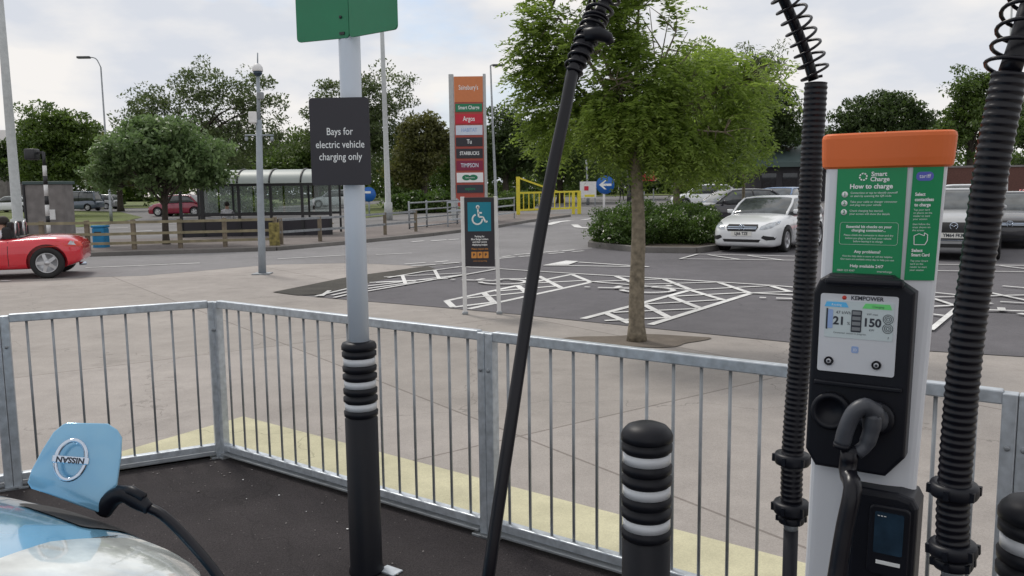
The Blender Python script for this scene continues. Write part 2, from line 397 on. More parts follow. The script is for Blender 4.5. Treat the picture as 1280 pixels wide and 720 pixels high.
# main sheet, reaching to the horizon, cut on the same grid
def grid_ground():
    xs = [-900, -500, -300, -200]+[x for x in range(-148, 150, 4)]+[200, 300, 500, 900]
    ys = [-60, -20]+[y for y in range(2, 160, 4)]+[200, 300, 600, 1500]
    vs = [(x, y, terr(x, max(y, .1))) for y in ys for x in xs]; n = len(xs)
    fs = [(j*n+i, j*n+i+1, (j+1)*n+i+1, (j+1)*n+i) for j in range(len(ys)-1) for i in range(n-1)]
    m = MB(); m.raw(vs, fs, 'farground'); tag(m.build('ground'), kind='structure')
grid_ground()
g = lambda *a: [G(*p) for p in a]
KERB = [(-260, 338), (-60, 327), (110, 321), (345, 313.5), (440, 305), (540, 295), (620, 285), (660, 278), (712, 271)]
sheet('forecourt', [(-14, -6, 0), (14, -6, 0)]+[(18, 9, 0)]+g((1500, 462), (1280, 447), (1130, 438), (1000, 430), (813, 411), (640, 393), (540, 384), (395, 372), (345, 366), (440, 346), (530, 333), (440, 329), (340, 331), (180, 345), (0, 350), (-260, 362)), 'concrete', .004)
road_near = g((-260, 362), (0, 350), (180, 345), (340, 331), (440, 329), (530, 333), (600, 326), (740, 311), (742, 296), (760, 289), (776, 272))
sheet('road', g(*[(x, y) for x, y in KERB])[::1]+road_near[::-1], 'road', .006)
sheet('car_park', g((1500, 462), (1280, 447), (1130, 438), (1000, 430), (813, 411), (640, 393), (540, 384), (395, 372), (400, 368), (440, 356), (530, 336), (600, 326), (740, 311), (746, 300), (800, 268), (1000, 262), (1280, 256), (1500, 255)), 'asphalt', .010)
sheet('gutter', g((341, 366), (440, 346), (535, 333.5), (546, 337.5), (470, 352), (400, 369), (372, 370)), 'gutter', .014)
sheet('footpath', g(*[(x, y) for x, y in KERB])+g((640, 268), (560, 278), (480, 286), (345, 297), (200, 302), (-260, 306)), 'path', .0, thick=.11)
sheet('pavement', g((-260, 306), (200, 302), (345, 297), (480, 286), (560, 278), (640, 268), (560, 264), (345, 277), (130, 284), (-260, 288)), 'farground', .012)
sheet('grass_verge', g((-200, 290), (40, 288), (130, 282), (178, 272), (150, 265), (60, 263), (-200, 264)), 'grass', .02)
sheet('grass_bank', g((430, 276), (560, 262), (640, 256), (640, 250), (560, 251), (430, 258)), 'grass', .03)

sheet('field', [(-200, 86, 0), (200, 86, 0), (200, 146, 0), (-200, 146, 0)], 'grass', .05)
sheet('far_field', [(-900, 140, 0), (900, 140, 0), (900, 1400, 0), (-900, 1400, 0)], 'grass', .15, cell=100)
# rail geometry on the ground
C0 = G(279, 572); A0 = G(18, 612); B0 = G(613, 672)
C0.z = A0.z = B0.z = 0
dR = (B0-C0).normalized(); dL = (A0-C0).normalized()
nR = Vector((dR.y, -dR.x, 0)); nR = nR if nR.y > 0 else -nR          # outward (away from camera)
nL = Vector((dL.y, -dL.x, 0)); nL = nL if nL.dot(dR) < 0 else -nL
E1 = C0+dR*(B0-C0).length
def along(px):
    lo, hi = 2.5, 5.5
    for _ in range(40):
        k_ = (lo+hi)/2; q_ = C0+dR*k_; c_ = CM.inverted() @ Vector((q_.x, q_.y, .95))
        if 640+F*c_.x/-c_.z < px: lo = k_
        else: hi = k_
    return lo
E2 = C0+dR*along(1274); E3 = E2+dR*2.0; L1 = C0+dL*(A0-C0).length; L2 = L1+dL*2.03
def corner_off(d): return C0+(nR+nL)*d
bay = [C0, E3, E3-nR*9, C0-nR*9+dL*5, C0+dL*5]
sheet('charging_bay', [tuple(p) for p in bay], 'tarmac', .012)
oc = G(304, 522); od = G(860, 668); oe = oc+(od-oc)*2.2; of_ = G(152, 566); og = oc+(of_-oc)*3.2
ic = corner_off(.03)
sheet('yellow_strip', [tuple(p) for p in (oc, oe, E3+nR*.03, ic, C0+dL*5+nL*.03, og)], 'yellow_strip', .010)

# painted lines
def ribbon(m, a, b, wd=.1, dz=.020, mat='line'):
    a = Vector((a.x, a.y, 0)); b = Vector((b.x, b.y, 0)); d = (b-a)
    n = Vector((-d.y, d.x, 0)).normalized()*wd/2
    q = [a-n, b-n, b+n, a+n]
    for p in q: p.z = terr(p.x, p.y)+dz
    m.raw(q, [(0, 1, 2, 3)], mat)
def c5(u, v): return (560+u*.34375, 320+v*.34375)
m = MB()
k = 0
segs5 = [((-5, 166), (280, 104)), ((280, 104), (455, 68)), ((75, 196), (520, 98)), ((-5, 166), (20, 190)), ((130, 137), (172, 178)), ((255, 112), (288, 138)), ((330, 76), (412, 119)), ((452, 70), (520, 98)),
 ((20, 190), (165, 172)), ((60, 158), (290, 135)), ((170, 132), (400, 112)), ((280, 104), (500, 92)),
 ((490, 233), (660, 188)), ((660, 188), (880, 128)), ((735, 255), (1100, 140)), ((575, 213), (662, 250)), ((710, 180), (812, 233)), ((808, 152), (915, 194)), ((880, 128), (1005, 166)), ((785, 88), (885, 128)), ((978, 98), (1100, 140)), ((1170, 112), (1240, 133)), ((612, 78), (690, 108)),
 ((570, 241), (800, 230)), ((600, 211), (905, 197)), ((705, 181), (1000, 164)), ((800, 153), (1085, 138)), ((690, 108), (975, 100)), ((885, 128), (1170, 113)), ((520, 98), (780, 88)), ((1100, 140), (1290, 133)),
 ((180, 50), (455, 68)), ((455, 68), (800, 88)), ((800, 88), (1180, 112)), ((1180, 112), (1290, 122)), ((520, 98), (880, 128)), ((1100, 140), (1290, 150))]
for i, (a, b) in enumerate(segs5):
    A = G(*c5(*a)); B = G(*c5(*b)); ribbon(m, A, B, .075 if i > 22 else .10, .014+.0004*i)
for i, (a, b) in enumerate([((395, 372), (437, 362)), ((415, 371), (455, 362)), ((402, 372), (412, 365)), ((437, 362), (578, 345)), ((418, 374), (435, 370)), ((435, 370), (578, 345)), ((457, 363), (520, 354)), ((462, 355), (560, 350)), ((470, 355), (520, 353)), ((480, 348), (577, 343)), ((503, 346), (507, 357)), ((543, 339), (549, 350)), ((530, 341), (575, 335)), ((575, 335), (622, 337)), ((485, 349), (530, 341)), ((560, 349), (620, 338)),
   ((850, 325), (872, 319)), ((872, 319), (1000, 322)), ((850, 325), (1000, 327)), ((885, 320), (925, 326)), ((935, 321), (980, 327)), ((1150, 332), (1300, 334)), ((1150, 340), (1300, 342)), ((1250, 334), (1300, 340)),
   ((1166, 368), (1205, 372)), ((1166, 374), (1300, 371)), ((1167, 376), (1200, 387)), ((1165, 386), (1240, 382)), ((1163, 416), (1200, 385)), ((1200, 385), (1235, 368)), ((1250, 380), (1300, 383)), ((1235, 368), (1290, 380)), ((1253, 360), (1300, 364)), ((1165, 396), (1180, 398))]):
    ribbon(m, G(*a), G(*b), .07, .0275+.0003*i)
tag(m.build('hatched_bay_lines'), kind='structure')
m = MB()
def c3(u, v): return (450+u/3.88, 240+v/3.88)
for i, (a, b, wd) in enumerate([((107, 335.5), (250, 329.5), .1), ((0, 352), (12, 352), .15), ((347, 324.5), (433, 319.5), .1), ((470, 319), (515, 317), .08),
   ((506, 331), (532, 329), .1), ((514, 333.5), (544, 331.5), .1), ((544, 328.5), (560, 327), .1), ((554, 330.5), (574, 329), .1),
   (c3(650, 328), c3(750, 318), .1), (c3(750, 308), c3(830, 301), .1), (c3(690, 318), c3(730, 313), .1), (c3(840, 301), c3(900, 295), .1), (c3(770, 318), c3(850, 311), .1), (c3(900, 295), c3(960, 290), .1), (c3(915, 303), c3(990, 297), .1), (c3(980, 290), c3(1040, 284), .1), (c3(1030, 294), c3(1085, 289), .1),
   (c3(345, 240), c3(420, 235), .14), (c3(430, 235), c3(480, 231), .14), (c3(250, 245), c3(310, 240), .14), (c3(905, 162), c3(960, 147), .4), (c3(960, 147), c3(1020, 141), .4), (c3(1040, 160), c3(1060, 174), .3), (c3(1060, 174), c3(1140, 180), .3), (c3(1080, 137), c3(1170, 126), .3), (c3(1060, 345), c3(1400, 368), .1), (c3(890, 361), c3(1400, 368), .1),
   ((200, 280), (232, 279), .2), ((130, 286), (160, 285), .2), ((245, 262), (300, 263), .3), ((170, 290), (190, 289), .2)]):
    ribbon(m, G(*a), G(*b), wd, .016+.0004*i)
q = g(c3(890, 360), c3(1000, 338), c3(1060, 341), c3(1010, 359))
for p in q: p.z = .0275
m.raw(q, [(0, 1, 2, 3)], 'line')
tag(m.build('road_markings'), kind='structure')
# wheelchair symbols painted in the bays
def wheelchair2d():
    o = []
    pts = [(.05, .12)]
    arc = [(-.12+.36*math.cos(R(a)), -.3+.36*math.sin(R(a))) for a in range(110, 380, 18)]
    o += list(zip(arc, arc[1:]))
    o += [((-.08, .42), (-.02, -.12)), ((-.02, -.12), (.3, -.14)), ((.3, -.14), (.48, -.52)), ((.48, -.52), (.62, -.44)), ((-.06, .18), (.22, .16)), ((-.12, .58), (-.04, .58))]
    return o
def ground_symbol(m, c, fwd, sx=1.0, sy=1.4, dz=.038):
    f = Vector((fwd[0], fwd[1], 0)).normalized(); r_ = Vector((f.y, -f.x, 0))
    for i, (a, b) in enumerate(wheelchair2d()):
        ribbon(m, c+r_*a[0]*sx+f*a[1]*sy, c+r_*b[0]*sx+f*b[1]*sy, .09, dz+.0003*i)
m = MB()
bf = (G(938, 368)-G(813, 408)).normalized()
rt = Vector((bf.y, -bf.x, 0))
for px, py in ((785, 363), (610, 353), (1015, 377), (1275, 392)):
    ground_symbol(m, G(px, py), (-bf.x*.2-rt.x, -bf.y*.2-rt.y), .95, 1.15)
tag(m.build('bay_symbols'), kind='structure')
# kerbs
def kerb(name, pts, h=.12, wd=.15, mat='kerb'):
    m = MB()
    for a, b in zip(pts, pts[1:]):
        a = a.copy(); b = b.copy(); a.z = terr(a.x, a.y)+h/2; b.z = terr(b.x, b.y)+h/2
        m.beam(a, b, wd, h, mat, bev=.015)
    tag(m.build(name), kind='structure')
kerb('kerb', g(*KERB))
isl = g((738, 309), (800, 316), (870, 317), (897, 313), (905, 300), (890, 284), (830, 274), (770, 276), (750, 290))
sheet('planting_island', [tuple(p) for p in isl], 'soil', .0, thick=.13)
kerb('island_kerb', isl+[isl[0]], .16, .14)
# soil round the street tree
tb = G(796, 427)
sheet('tree_pit', [(tb.x+.74*math.cos(a)*(1+.22*math.sin(3*a)), tb.y+.36*math.sin(a)*(1+.15*math.cos(5*a)), 0) for a in [i*math.pi/14 for i in range(28)]], 'soil', .012)
# gravel and litter on the tarmac
random.seed(5); m = MB()
for i in range(190):
    s_ = random.random()*5.5; t_ = abs(random.gauss(0, .5))+.06
    p = C0+dR*s_-nR*t_ if i % 3 else C0+dL*random.random()*2.5-nL*(abs(random.gauss(0, .3))+.06)
    r_ = random.uniform(.002, .0065); b = bmesh.new(); bmesh.ops.create_icosphere(b, subdivisions=1, radius=r_)
    for v in b.verts: v.co = Vector((v.co.x*random.uniform(.6, 1.5), v.co.y*random.uniform(.6, 1.5), v.co.z*.6))+Vector((p.x, p.y, .016))
    m.sub(b, 'stone' if i % 14 else 'white_paint')
tag(m.build('gravel'), kind='stuff')

# ------------------------------------------------------------------ galvanised guard rail
def rail_panel(a, b, label, posts=(1, 1)):
    a = a.copy(); b = b.copy(); d = (b-a).normalized(); Ln = (b-a).length
    t = thing('guard_rail', label, 'railing', a, 0, 'galvanised railing panels round the charging bay')
    for e, on, s in ((a, posts[0], 1), (b, posts[1], -1)):
        if not on: continue
        m = MB(); X = frame(e+d*s*.022, d, Vector((0, 0, 1)).cross(d))
        m.box((0, 0, .485), (.042, .048, .97), 'galv', X, .004)
        m.box((0, 0, .006+.012), (.10, .10, .012), 'galv_dark', X, .002)
        Y = frame(e+d*s*.022+Vector((0, 0, .80)), d, (0, 0, 1))
        m.lathe([(.009, .022), (.009, .030), (.004, .032)], 'galv_dark', Y, 8)
        m.lathe([(.009, -.022), (.009, -.030), (.004, -.032)], 'galv_dark', Y, 8)
        m.build('post', t)
    up = Vector((0, 0, 1))
    m = MB(); m.beam(a+d*.042+up*.955, b-d*.042+up*.955, .04, .045, 'galv', bev=.005); m.build('top_rail', t)
    m = MB(); m.beam(a+d*.042+up*.075, b-d*.042+up*.075, .045, .04, 'galv', bev=.005)
    m.beam(a+d*.042+up*.040, b-d*.042+up*.040, .085, .008, 'galv_dark'); m.build('bottom_rail', t)
    n = max(2, round(Ln/.116))
    for i in range(1, n):
        p = a+d*Ln*i/n; m = MB(); m.tube([p+up*.094, p+up*.934], .0068, 'galv_dark', 8); m.build('bar', t)
rail_panel(C0, E1, 'galvanised railing panel between the corner post and the post behind the hanging cable')
rail_panel(E1, E2, 'galvanised railing panel running behind the short bollard and the orange capped charger')
rail_panel(E2, E3, 'galvanised railing panel to the right of the charger beyond the last post')
rail_panel(L1, C0, 'galvanised railing panel behind the blue charging flap, ending at the corner post')
rail_panel(L2, L1, 'galvanised railing panel cut off by the left edge of the photo')

# ------------------------------------------------------------------ bollards
def bollard_profile(m, H, r=.069, sleeve=False):
    pr = [(r*1.06, 0), (r*1.06, .01), (r*.98, .03)]
    top = H
    z0 = top-.32
    pr += [(r*.98, z0), (r*.86, z0+.006)]
    body = list(pr)
    z = z0+.006; bands = []
    for i in range(3):
        zb = z+.030
        body += [(r*.86, z+.004), (r*1.0, z+.008), (r*1.02, z+.026), (r*.90, z+.032)]
        bands.append((z+.034, z+.062)); body += [(r*.90, z+.064), (r*1.02, z+.070), (r*1.02, z+.086), (r*.86, z+.091)]
        z += .094
    body += [(r*.9, z), (r*1.04, z+.004), (r*1.04, z+.018), (r*.96, z+.030)]
    if sleeve: body += [(r*.7, z+.036), (r*.62, z+.036)]
    else: body += [(r*.8, z+.042), (r*.5, z+.050), (r*.2, z+.053), (0.0001, z+.054)]
    m.lathe(body, 'black_rubber', None, 40)
    return bands
def bollard(p, label):
    t = thing('bollard', label, 'bollard', p, 0, 'black bollards in front of the charger')
    m = MB(); bands = bollard_profile(m, .930); m.build('body', t, local=True)
    for z0, z1 in bands:
        m = MB(); m.lathe([(.0652, z0), (.0652, z1)], 'reflect', None, 40); m.build('band', t, local=True)
    return t
pb = P(809, 500, 2.2); bollard(Vector((pb.x, 2.2, .012)), 'short black bollard with three white bands and domed top, in front of the railing')
pb = P(1297, 640, 1.62); bollard(Vector((pb.x, 1.62, .012)), 'black bollard cut off by the right edge beside the right hose')

# ------------------------------------------------------------------ bay sign post
SPY = 3.3; pt = P(453, 560, SPY); px0 = pt.x
spt = thing('sign_post', 'pale round post in a black banded sleeve carrying green and charcoal signs', 'sign post', (px0, SPY, .012))
lean = (P(437, 50, SPY).x-P(449, 425, SPY).x)/(P(437, 50, SPY).z-P(449, 425, SPY).z)
def spx(z): return lean*(z-.6)
m = MB(); bands = bollard_profile(m, .985, .069, True); m.build('sleeve', spt, local=True)
for z0, z1 in bands:
    m = MB(); m.lathe([(.0652, z0), (.0652, z1)], 'reflect', None, 40); m.build('band', spt, local=True)
m = MB(); m.tube([(spx(z), 0, z) for z in (.9, 1.6, 2.3, 2.75)], .0425, 'post_white', 24); m.build('pole', spt, local=True)
m = MB(); X = frame((spx(1.8)+P(429.5, 180, SPY-.06).x-P(441, 180, SPY-.06).x, -.068, zat(430, 181, SPY-.06)), (1, -.05, 0), (0, 0, 1))
m.prism(rrect(.236, .338, .014), -.006, 0, 'signblack', X, .001)
for dy, s in ((.050, 'Bays for'), (.0, 'electric vehicle'), (-.047, 'charging only')):
    m.text(s, .040, X @ Matrix.Translation((.0, dy-.012, .0012)), 'white', squash=.80, thick=.0002)
m.prism(rrect(.012, .338, .004), -.026, -.006, 'signblack', X @ Matrix.Translation((-.108, 0, 0)))
for dx in (-.03, .03): m.box((dx, .09, -.018), (.02, .03, .03), 'galv', X)
m.build('sign_panel', spt, local=True)
# green double sign: two leaves meeting behind the post head
zg = zat(440, 51, SPY-.05)
for (sx, dy, nm) in ((-1, -.42, 'left'), (1, -.75, 'right')):
    m = MB(); ax = Vector((1*sx, dy*sx, 0)).normalized()
    xd = ax if sx > 0 else -ax
    wd = .255 if sx > 0 else .245
    X = frame(Vector((spx(2.2)+.01, -.052, zg+.24))+ax*(wd/2+.001), xd, (0, 0, 1))
    m.prism(rrect(wd, .48, .016), -.008, 0, 'sgreen', X, .001)
    if sx < 0:
        m.lathe([(.006, .0), (.006, .004), (.001, .005)], 'black_paint', X @ Matrix.Translation((wd/2-.035, -.16, 0)), 12)
        m.box((wd/2-.03, -.222, .002), (.022, .010, .005), 'black_paint', X)
        m.prism([(0.018*math.cos(a*.6), 0.03*math.sin(a*.6)) for a in range(10)], 0, .0012, 'white', X @ Matrix.Translation((-wd/2+.05, -.045, 0)))
        m.text('Smart', .06, X @ Matrix.Translation((0.02, .11, .0012)), 'white', thick=.001)
        m.text('Charge', .06, X @ Matrix.Translation((0.02, .055, .0012)), 'white', thick=.001)
    else:
        m.box((-wd/2+.006, 0, -.012), (.010, .46, .02), 'sgreen', X)
    m.build('green_panel', spt, local=True)
m = MB(); b0 = G(488, 718); X = frame((b0.x, b0.y, .016), (1, -.7, 0), (.7, 1, 0)); m.box((0, 0, 0), (.09, .06, .008), 'galv', X, .002)
o = m.build('metal_plate'); tag(o, 'small galvanised plate lying on the dark tarmac beside the sign post foot', 'metal plate')

# ------------------------------------------------------------------ charging station
CY = 1.70
O = P(1082, 234, CY); O.z = 0
u = Vector((math.cos(R(33)), -math.sin(R(33)), 0)); n = Vector((-math.sin(R(33)), -math.cos(R(33)), 0))
u2 = Vector((math.cos(R(15)), -math.sin(R(15)), 0)); n2 = Vector((-math.sin(R(15)), -math.cos(R(15)), 0))
ch = thing('charging_station', 'white electric car charger with orange cap, green instruction labels and black screen housing', 'car charger', (O.x, O.y, .012))
LEAN = .020
def lean_pt(p):   # the column leans very slightly to the right
    return Vector((p.x+LEAN*(p.z-1.6), p.y, p.z))
def lean_mb(m):
    for v in m.bm.verts: v.co = lean_pt(v.co)
def body_poly(off=0, c=.077):
    P0 = O-u*.083; P1 = O+u*.077; P2 = P1+u2*c; P3 = P2-n2*.15+u2*.0; P4 = P0-n*.15
    pts = [P0, P1, P2, P3, P4]
    cen = sum(pts, Vector())/5
    return [(p+(p-cen).normalized()*off) for p in pts]
def rounded(pts, r=.012, seg=4):
    o = []; nn = len(pts)
    for i in range(nn):
        a, b, c_ = pts[i-1], pts[i], pts[(i+1) % nn]
        d1 = (a-b).normalized(); d2 = (c_-b).normalized(); rr = min(r, (a-b).length*.4, (c_-b).length*.4)
        for k in range(seg+1):
            t = k/seg; o.append((b+d1*rr)*(1-t)**2+b*2*t*(1-t)+(b+d2*rr)*t*t)
    return o
def loft(m, rings, mat, smooth=True):
    vs = []; fs = []; k = len(rings[0])
    for r_ in rings: vs += r_
    for i in range(len(rings)-1):
        for j in range(k):
            j2 = (j+1) % k; fs.append((i*k+j, i*k+j2, (i+1)*k+j2, (i+1)*k+j))
    fs.append(tuple(range(k-1, -1, -1))); fs.append(tuple((len(rings)-1)*k+j for j in range(k)))
    m.raw(vs, fs, mat, smooth)
def at_z(pts, z): return [Vector((p.x, p.y, z)) for p in pts]
m = MB()
loft(m, [at_z(rounded(body_poly(0, .050), .02), .06), at_z(rounded(body_poly(0, .060), .02), 1.0), at_z(rounded(body_poly(0, .077), .02), 1.645)], 'charger_white', False)
lean_mb(m); m.build('column', ch)
m = MB(); loft(m, [at_z(rounded(body_poly(.05, .08), .03), .012), at_z(rounded(body_poly(.05, .08), .03), .06)], 'black_paint', False); m.build('base', ch)
m = MB()
rg = [(.004, 1.640), (.010, 1.644), (.012, 1.66), (.014, 1.702), (.012, 1.709), (.006, 1.7125), (-.03, 1.7140)]
loft(m, [at_z(rounded(body_poly(o_, .080), .03, 6), z) for o_, z in rg], 'orange', False)
for f in m.bm.faces: f.smooth = False
lean_mb(m); m.build('cap', ch)
def face_frame(s, z, off=.002): return frame(O+u*s+n*off+Vector((0, 0, z)), u, (0, 0, 1))
def face2_frame(s, z, off=.002): return frame(O+u*.077+u2*s+n2*off+Vector((0, 0, z)), u2, (0, 0, 1))
# instruction label
m = MB(); X = face_frame(.011, 1.5275)
m.prism([(-.067, -.1125), (.066, -.1125), (.066, .1125), (-.067, .1125)], 0, .0008, 'lgreen', X)
T = lambda x, y: X @ Matrix.Translation((x, y, .0016))
m.text('Smart', .0125, T(.014, .100), 'white', thick=.0003); m.text('Charge', .0125, T(.016, .0895), 'white', thick=.0003)
for k in range(8):
    a = k*math.pi/4; m.raw([(math.cos(a)*.0085, math.sin(a)*.0085, 0), (math.cos(a+.5)*.0085, math.sin(a+.5)*.0085, 0), (math.cos(a+.5)*.0055, math.sin(a+.5)*.0055, 0), (math.cos(a)*.0055, math.sin(a)*.0055, 0)], [(0, 1, 2, 3)], 'white', X=T(-.016, .095))
m.text('How to charge', .0135, T(.0, .075), 'white', thick=.0004)
L3 = [('1', 'Contactless or tap to identify yourself', 'or start by scanning the QR code'), ('2', 'Take your cable or charger connector', 'and plug into your vehicle'), ('3', 'Check charging has started,', 'your screen will show the details')]
for i, (a, b1, b2) in enumerate(L3):
    y = .059-i*.0185
    m.lathe([(.0062, 0), (.0062, .0003)], 'white', T(-.050, y), 16)
    m.text(a, .0105, X @ Matrix.Translation((-.050, y, .0024)), 'lgreen', thick=.0003)
    m.text(b1, .0058, T(-.039, y+.003), 'white', 'LEFT'); m.text(b2, .0058, T(-.039, y-.0035), 'white', 'LEFT')
bx = rrect(.112, .046, .005)
for a, b in zip(bx, bx[1:]+bx[:1]):
    A = X @ Vector((a[0], a[1]-.022, .0014)); B = X @ Vector((b[0], b[1]-.022, .0014))
    if (A-B).length > 1e-5: m.beam(A, B, .0004, .0006, 'white', up=n)
m.text('Essential kit checks on your', .0078, T(0, -.008), 'white', thick=.0002); m.text('charging connector...', .0078, T(0, -.0155), 'white', thick=.0002)
for i, s in enumerate(('Please check the connector is clean and dry', 'before you plug in, and lock your vehicle', 'before leaving it to charge')): m.text(s, .0054, T(0, -.0255-i*.0065), 'white')
m.text('Any problems?', .0085, T(0, -.060), 'white', thick=.0002)
for i, s in enumerate(('Visit the help desk in store or call the helpline', 'Our team are available every day to help you out')): m.text(s, .0052, T(0, -.0695-i*.0065), 'white')
m.text('Help available 24/7', .0085, T(0, -.090), 'white', thick=.0002)
m.text('0800 123 4567', .0058, T(-.04, -.1), 'white'); m.text('smartcharge', .0058, T(.035, -.1), 'white')
lean_mb(m); m.build('instruction_label', ch)
m = MB(); X = face2_frame(.036, 1.5275)
m.prism([(-.030, -.1155), (.026, -.1155), (.030, .1125), (-.026, .1125)], 0, .0008, 'lgreen', X)
m.prism(rrect(.032, .018, .008), 0, .0014, 'blue_badge', X @ Matrix.Translation((-.004, .094, 0)))
m.text('tariff', .011, X @ Matrix.Translation((-.004, .094, .002)), 'white')
for i, (s, z) in enumerate((('Select', .0092), ('contactless', .0092), ('to charge', .0092))): m.text(s, z, T(-.020, .058-i*.0105), 'white', 'LEFT', squash=.85, thick=.0003)
for i in range(7): m.text(('Tap your card', 'or phone on the', 'reader to start', 'your session', 'then follow the', 'steps shown on', 'the screen')[i], .0052, T(-.021, .027-i*.0062-(.004 if i > 3 else 0)), 'white', 'LEFT')
hx = [(-.012, -.008), (.008, -.008), (.012, .0), (.012, .012), (.006, .016), (.006, .010), (-.004, .014), (-.013, .010)]
for a, b in zip(hx, hx[1:]+hx[:1]):
    m.beam(X @ Vector((a[0]-.004, a[1]-.035, .0014)), X @ Vector((b[0]-.004, b[1]-.035, .0014)), .0013, .0006, 'white', up=n2)
m.text('Select', .0085, T(-.020, -.055), 'white', 'LEFT', thick=.0003); m.text('Smart Card', .0085, T(-.020, -.064), 'white', 'LEFT', squash=.85, thick=.0003)
for i in range(4): m.text(('Tap your Smart', 'card on the', 'reader to start', 'your session')[i], .0052, T(-.021, -.076-i*.0062), 'white', 'LEFT')
lean_mb(m); m.build('payment_label', ch)
# black housing
hz0, hz1 = 1.005, 1.422
def housing(w2, z0, z1, cx=.012): 
    cz = (z0+z1)/2; h = (z1-z0)/2
    return [(cx-w2+.022, -h), (cx-w2, -h+.035), (cx-w2, h-.04), (cx-w2+.012, h-.012), (cx-w2+.03, h), (cx+w2-.045, h), (cx+w2, h-.032), (cx+w2, -h+.045), (cx+w2-.035, -h)]
m = MB(); cz = (hz0+hz1)/2; X = face_frame(0, cz, 0)
m.prism(housing(.098, hz0, hz1), -.02, .035, 'black_plastic', X, .008)
Fz = .0352
m.box((.012, -.022, Fz+.004), (.17, .010, .012), 'black_plastic', X, .003)       # ridge
m.box((.015, .195, Fz+.010), (.15, .018, .024), 'black_plastic', X, .007)       # hood over the screen
lean_mb(m); m.build('screen_housing', ch)
m = MB(); pz = .085
m.prism(rrect(.150, .165, .005, cx=.006, cy=pz), Fz, Fz+.003, 'screen_plate', X)
m.prism(rrect(.132, .078, .002, cx=.008, cy=pz+.030), Fz+.003, Fz+.0042, 'screen_grey', X)
T = lambda x, y: X @ Matrix.Translation((x, y, Fz+.0050))
m.lathe([(.0045, 0), (.0045, .0002)], 'red_ink', X @ Matrix.Translation((-.022, pz+.0755, Fz+.0032)), 12)
m.text('KEMPOWER', .0115, X @ Matrix.Translation((.022, pz+.0755, Fz+.0038)), 'ink', thick=.0003)
m.prism([(-.060, 0), (-.012, 0), (-.018, .0105), (-.056, .0105)], 0, .0005, 'sc_blue', T(.0, pz+.0555))
m.prism([(.014, 0), (.070, 0), (.066, .0105), (.020, .0105)], 0, .0005, 'sc_green', T(.0, pz+.0555))
m.text('Reading', .0062, T(-.036, pz+.0600) @ Matrix.Translation((0, 0, .001)), 'white'); m.text('Charging', .0062, T(.044, pz+.0600) @ Matrix.Translation((0, 0, .001)), 'ink')
m.text('47 kWh', .0090, T(-.022, pz+.044), 'ink'); m.text('21', .0235, T(-.030, pz+.026), 'ink', thick=.0008); m.text('%', .009, T(-.011, pz+.022), 'ink')
m.text('kW max', .0060, T(.034, pz+.044), 'ink'); m.text('150', .0235, T(.034, pz+.026), 'ink', thick=.0008); m.text('kW', .0065, T(.034, pz+.0115), 'ink')
m.prism(rrect(.020, .046, .002), 0, .0006, 'ink', T(.004, pz+.028))
for k in range(4): m.box((0, -.016+k*.011, .0012), (.016, .0072, .0006), 'galv_dark', T(.004, pz+.028))
m.prism(rrect(.0035, .044, .001), 0, .0005, 'ink', T(-.054, pz+.030)); m.prism(rrect(.0105, .040, .002), .0, .0004, 'ink_blue', T(-.0475, pz+.030))
for k, y in enumerate((.036, .017)):
    for rr in (.0095, .0062, .003): m.tube([T(.064, pz+y) @ Vector((rr*math.cos(q), rr*math.sin(q), 0)) for q in [w_*math.pi/9 for w_ in range(19)]], .0006, 'ink', 4)
m.text('Connected  session in progress', .0050, T(-.008, pz+.0015), 'ink'); m.text('?', .0085, T(.066, pz-.003), 'ink')
m.prism(rrect(.014, .014, .003), 0, .0006, 'ink_blue', X @ Matrix.Translation((.004, pz-.032, Fz+.003)))
m.text(')))', .008, X @ Matrix.Translation((.004, pz-.032, Fz+.0045)), 'white')
for x in (-.046, .047):
    Y = X @ Matrix.Translation((x, pz-.060, Fz+.003))
    m.lathe([(.0092, 0), (.0092, .004), (.0074, .005), (.0070, .0025)], 'black_plastic', Y, 20); m.lathe([(.0052, .0026), (.0052, .0036)], 'screen_plate', Y, 16); m.lathe([(.0026, .0036), (.0026, .0048)], 'ink', Y, 12)
lean_mb(m); m.build('display', ch)
# sockets
m = MB(); Y = X @ Matrix.Translation((-.036, -.082, Fz))
m.lathe([(.040, 0), (.040, .012), (.034, .016), (.028, .012), (.024, .001), (.0001, .0005)], 'black_plastic', Y, 28)
Y2 = X @ Matrix.Translation((.052, -.085, Fz)); m.lathe([(.036, 0), (.036, .012), (.030, .016), (.0001, .016)], 'black_plastic', Y2, 28)
lean_mb(m); m.build('holster', ch)
# card reader
m = MB(); X = face_frame(.074, .876, .0)
m.prism([(-.062, -.14), (.068, -.14), (.068, .075), (.058, .093), (.03, .10), (-.05, .10), (-.062, .088)], -.05, .045, 'black_plastic', X, .012)
m.prism(rrect(.078, .150, .012, cx=.018, cy=.0), .045, .056, 'black_plastic', X, .004)
m.prism(rrect(.055, .088, .004, cx=.018, cy=.018), .056, .0575, 'dark_screen', X)
m.box((.020, -.045, .0575), (.046, .008, .002), 'white', X, .0006)
for k in range(3): m.box((-.002+k*.006, .054, .0582), (.004, .0015, .0006), 'white', X)
lean_mb(m); m.build('card_reader', ch)

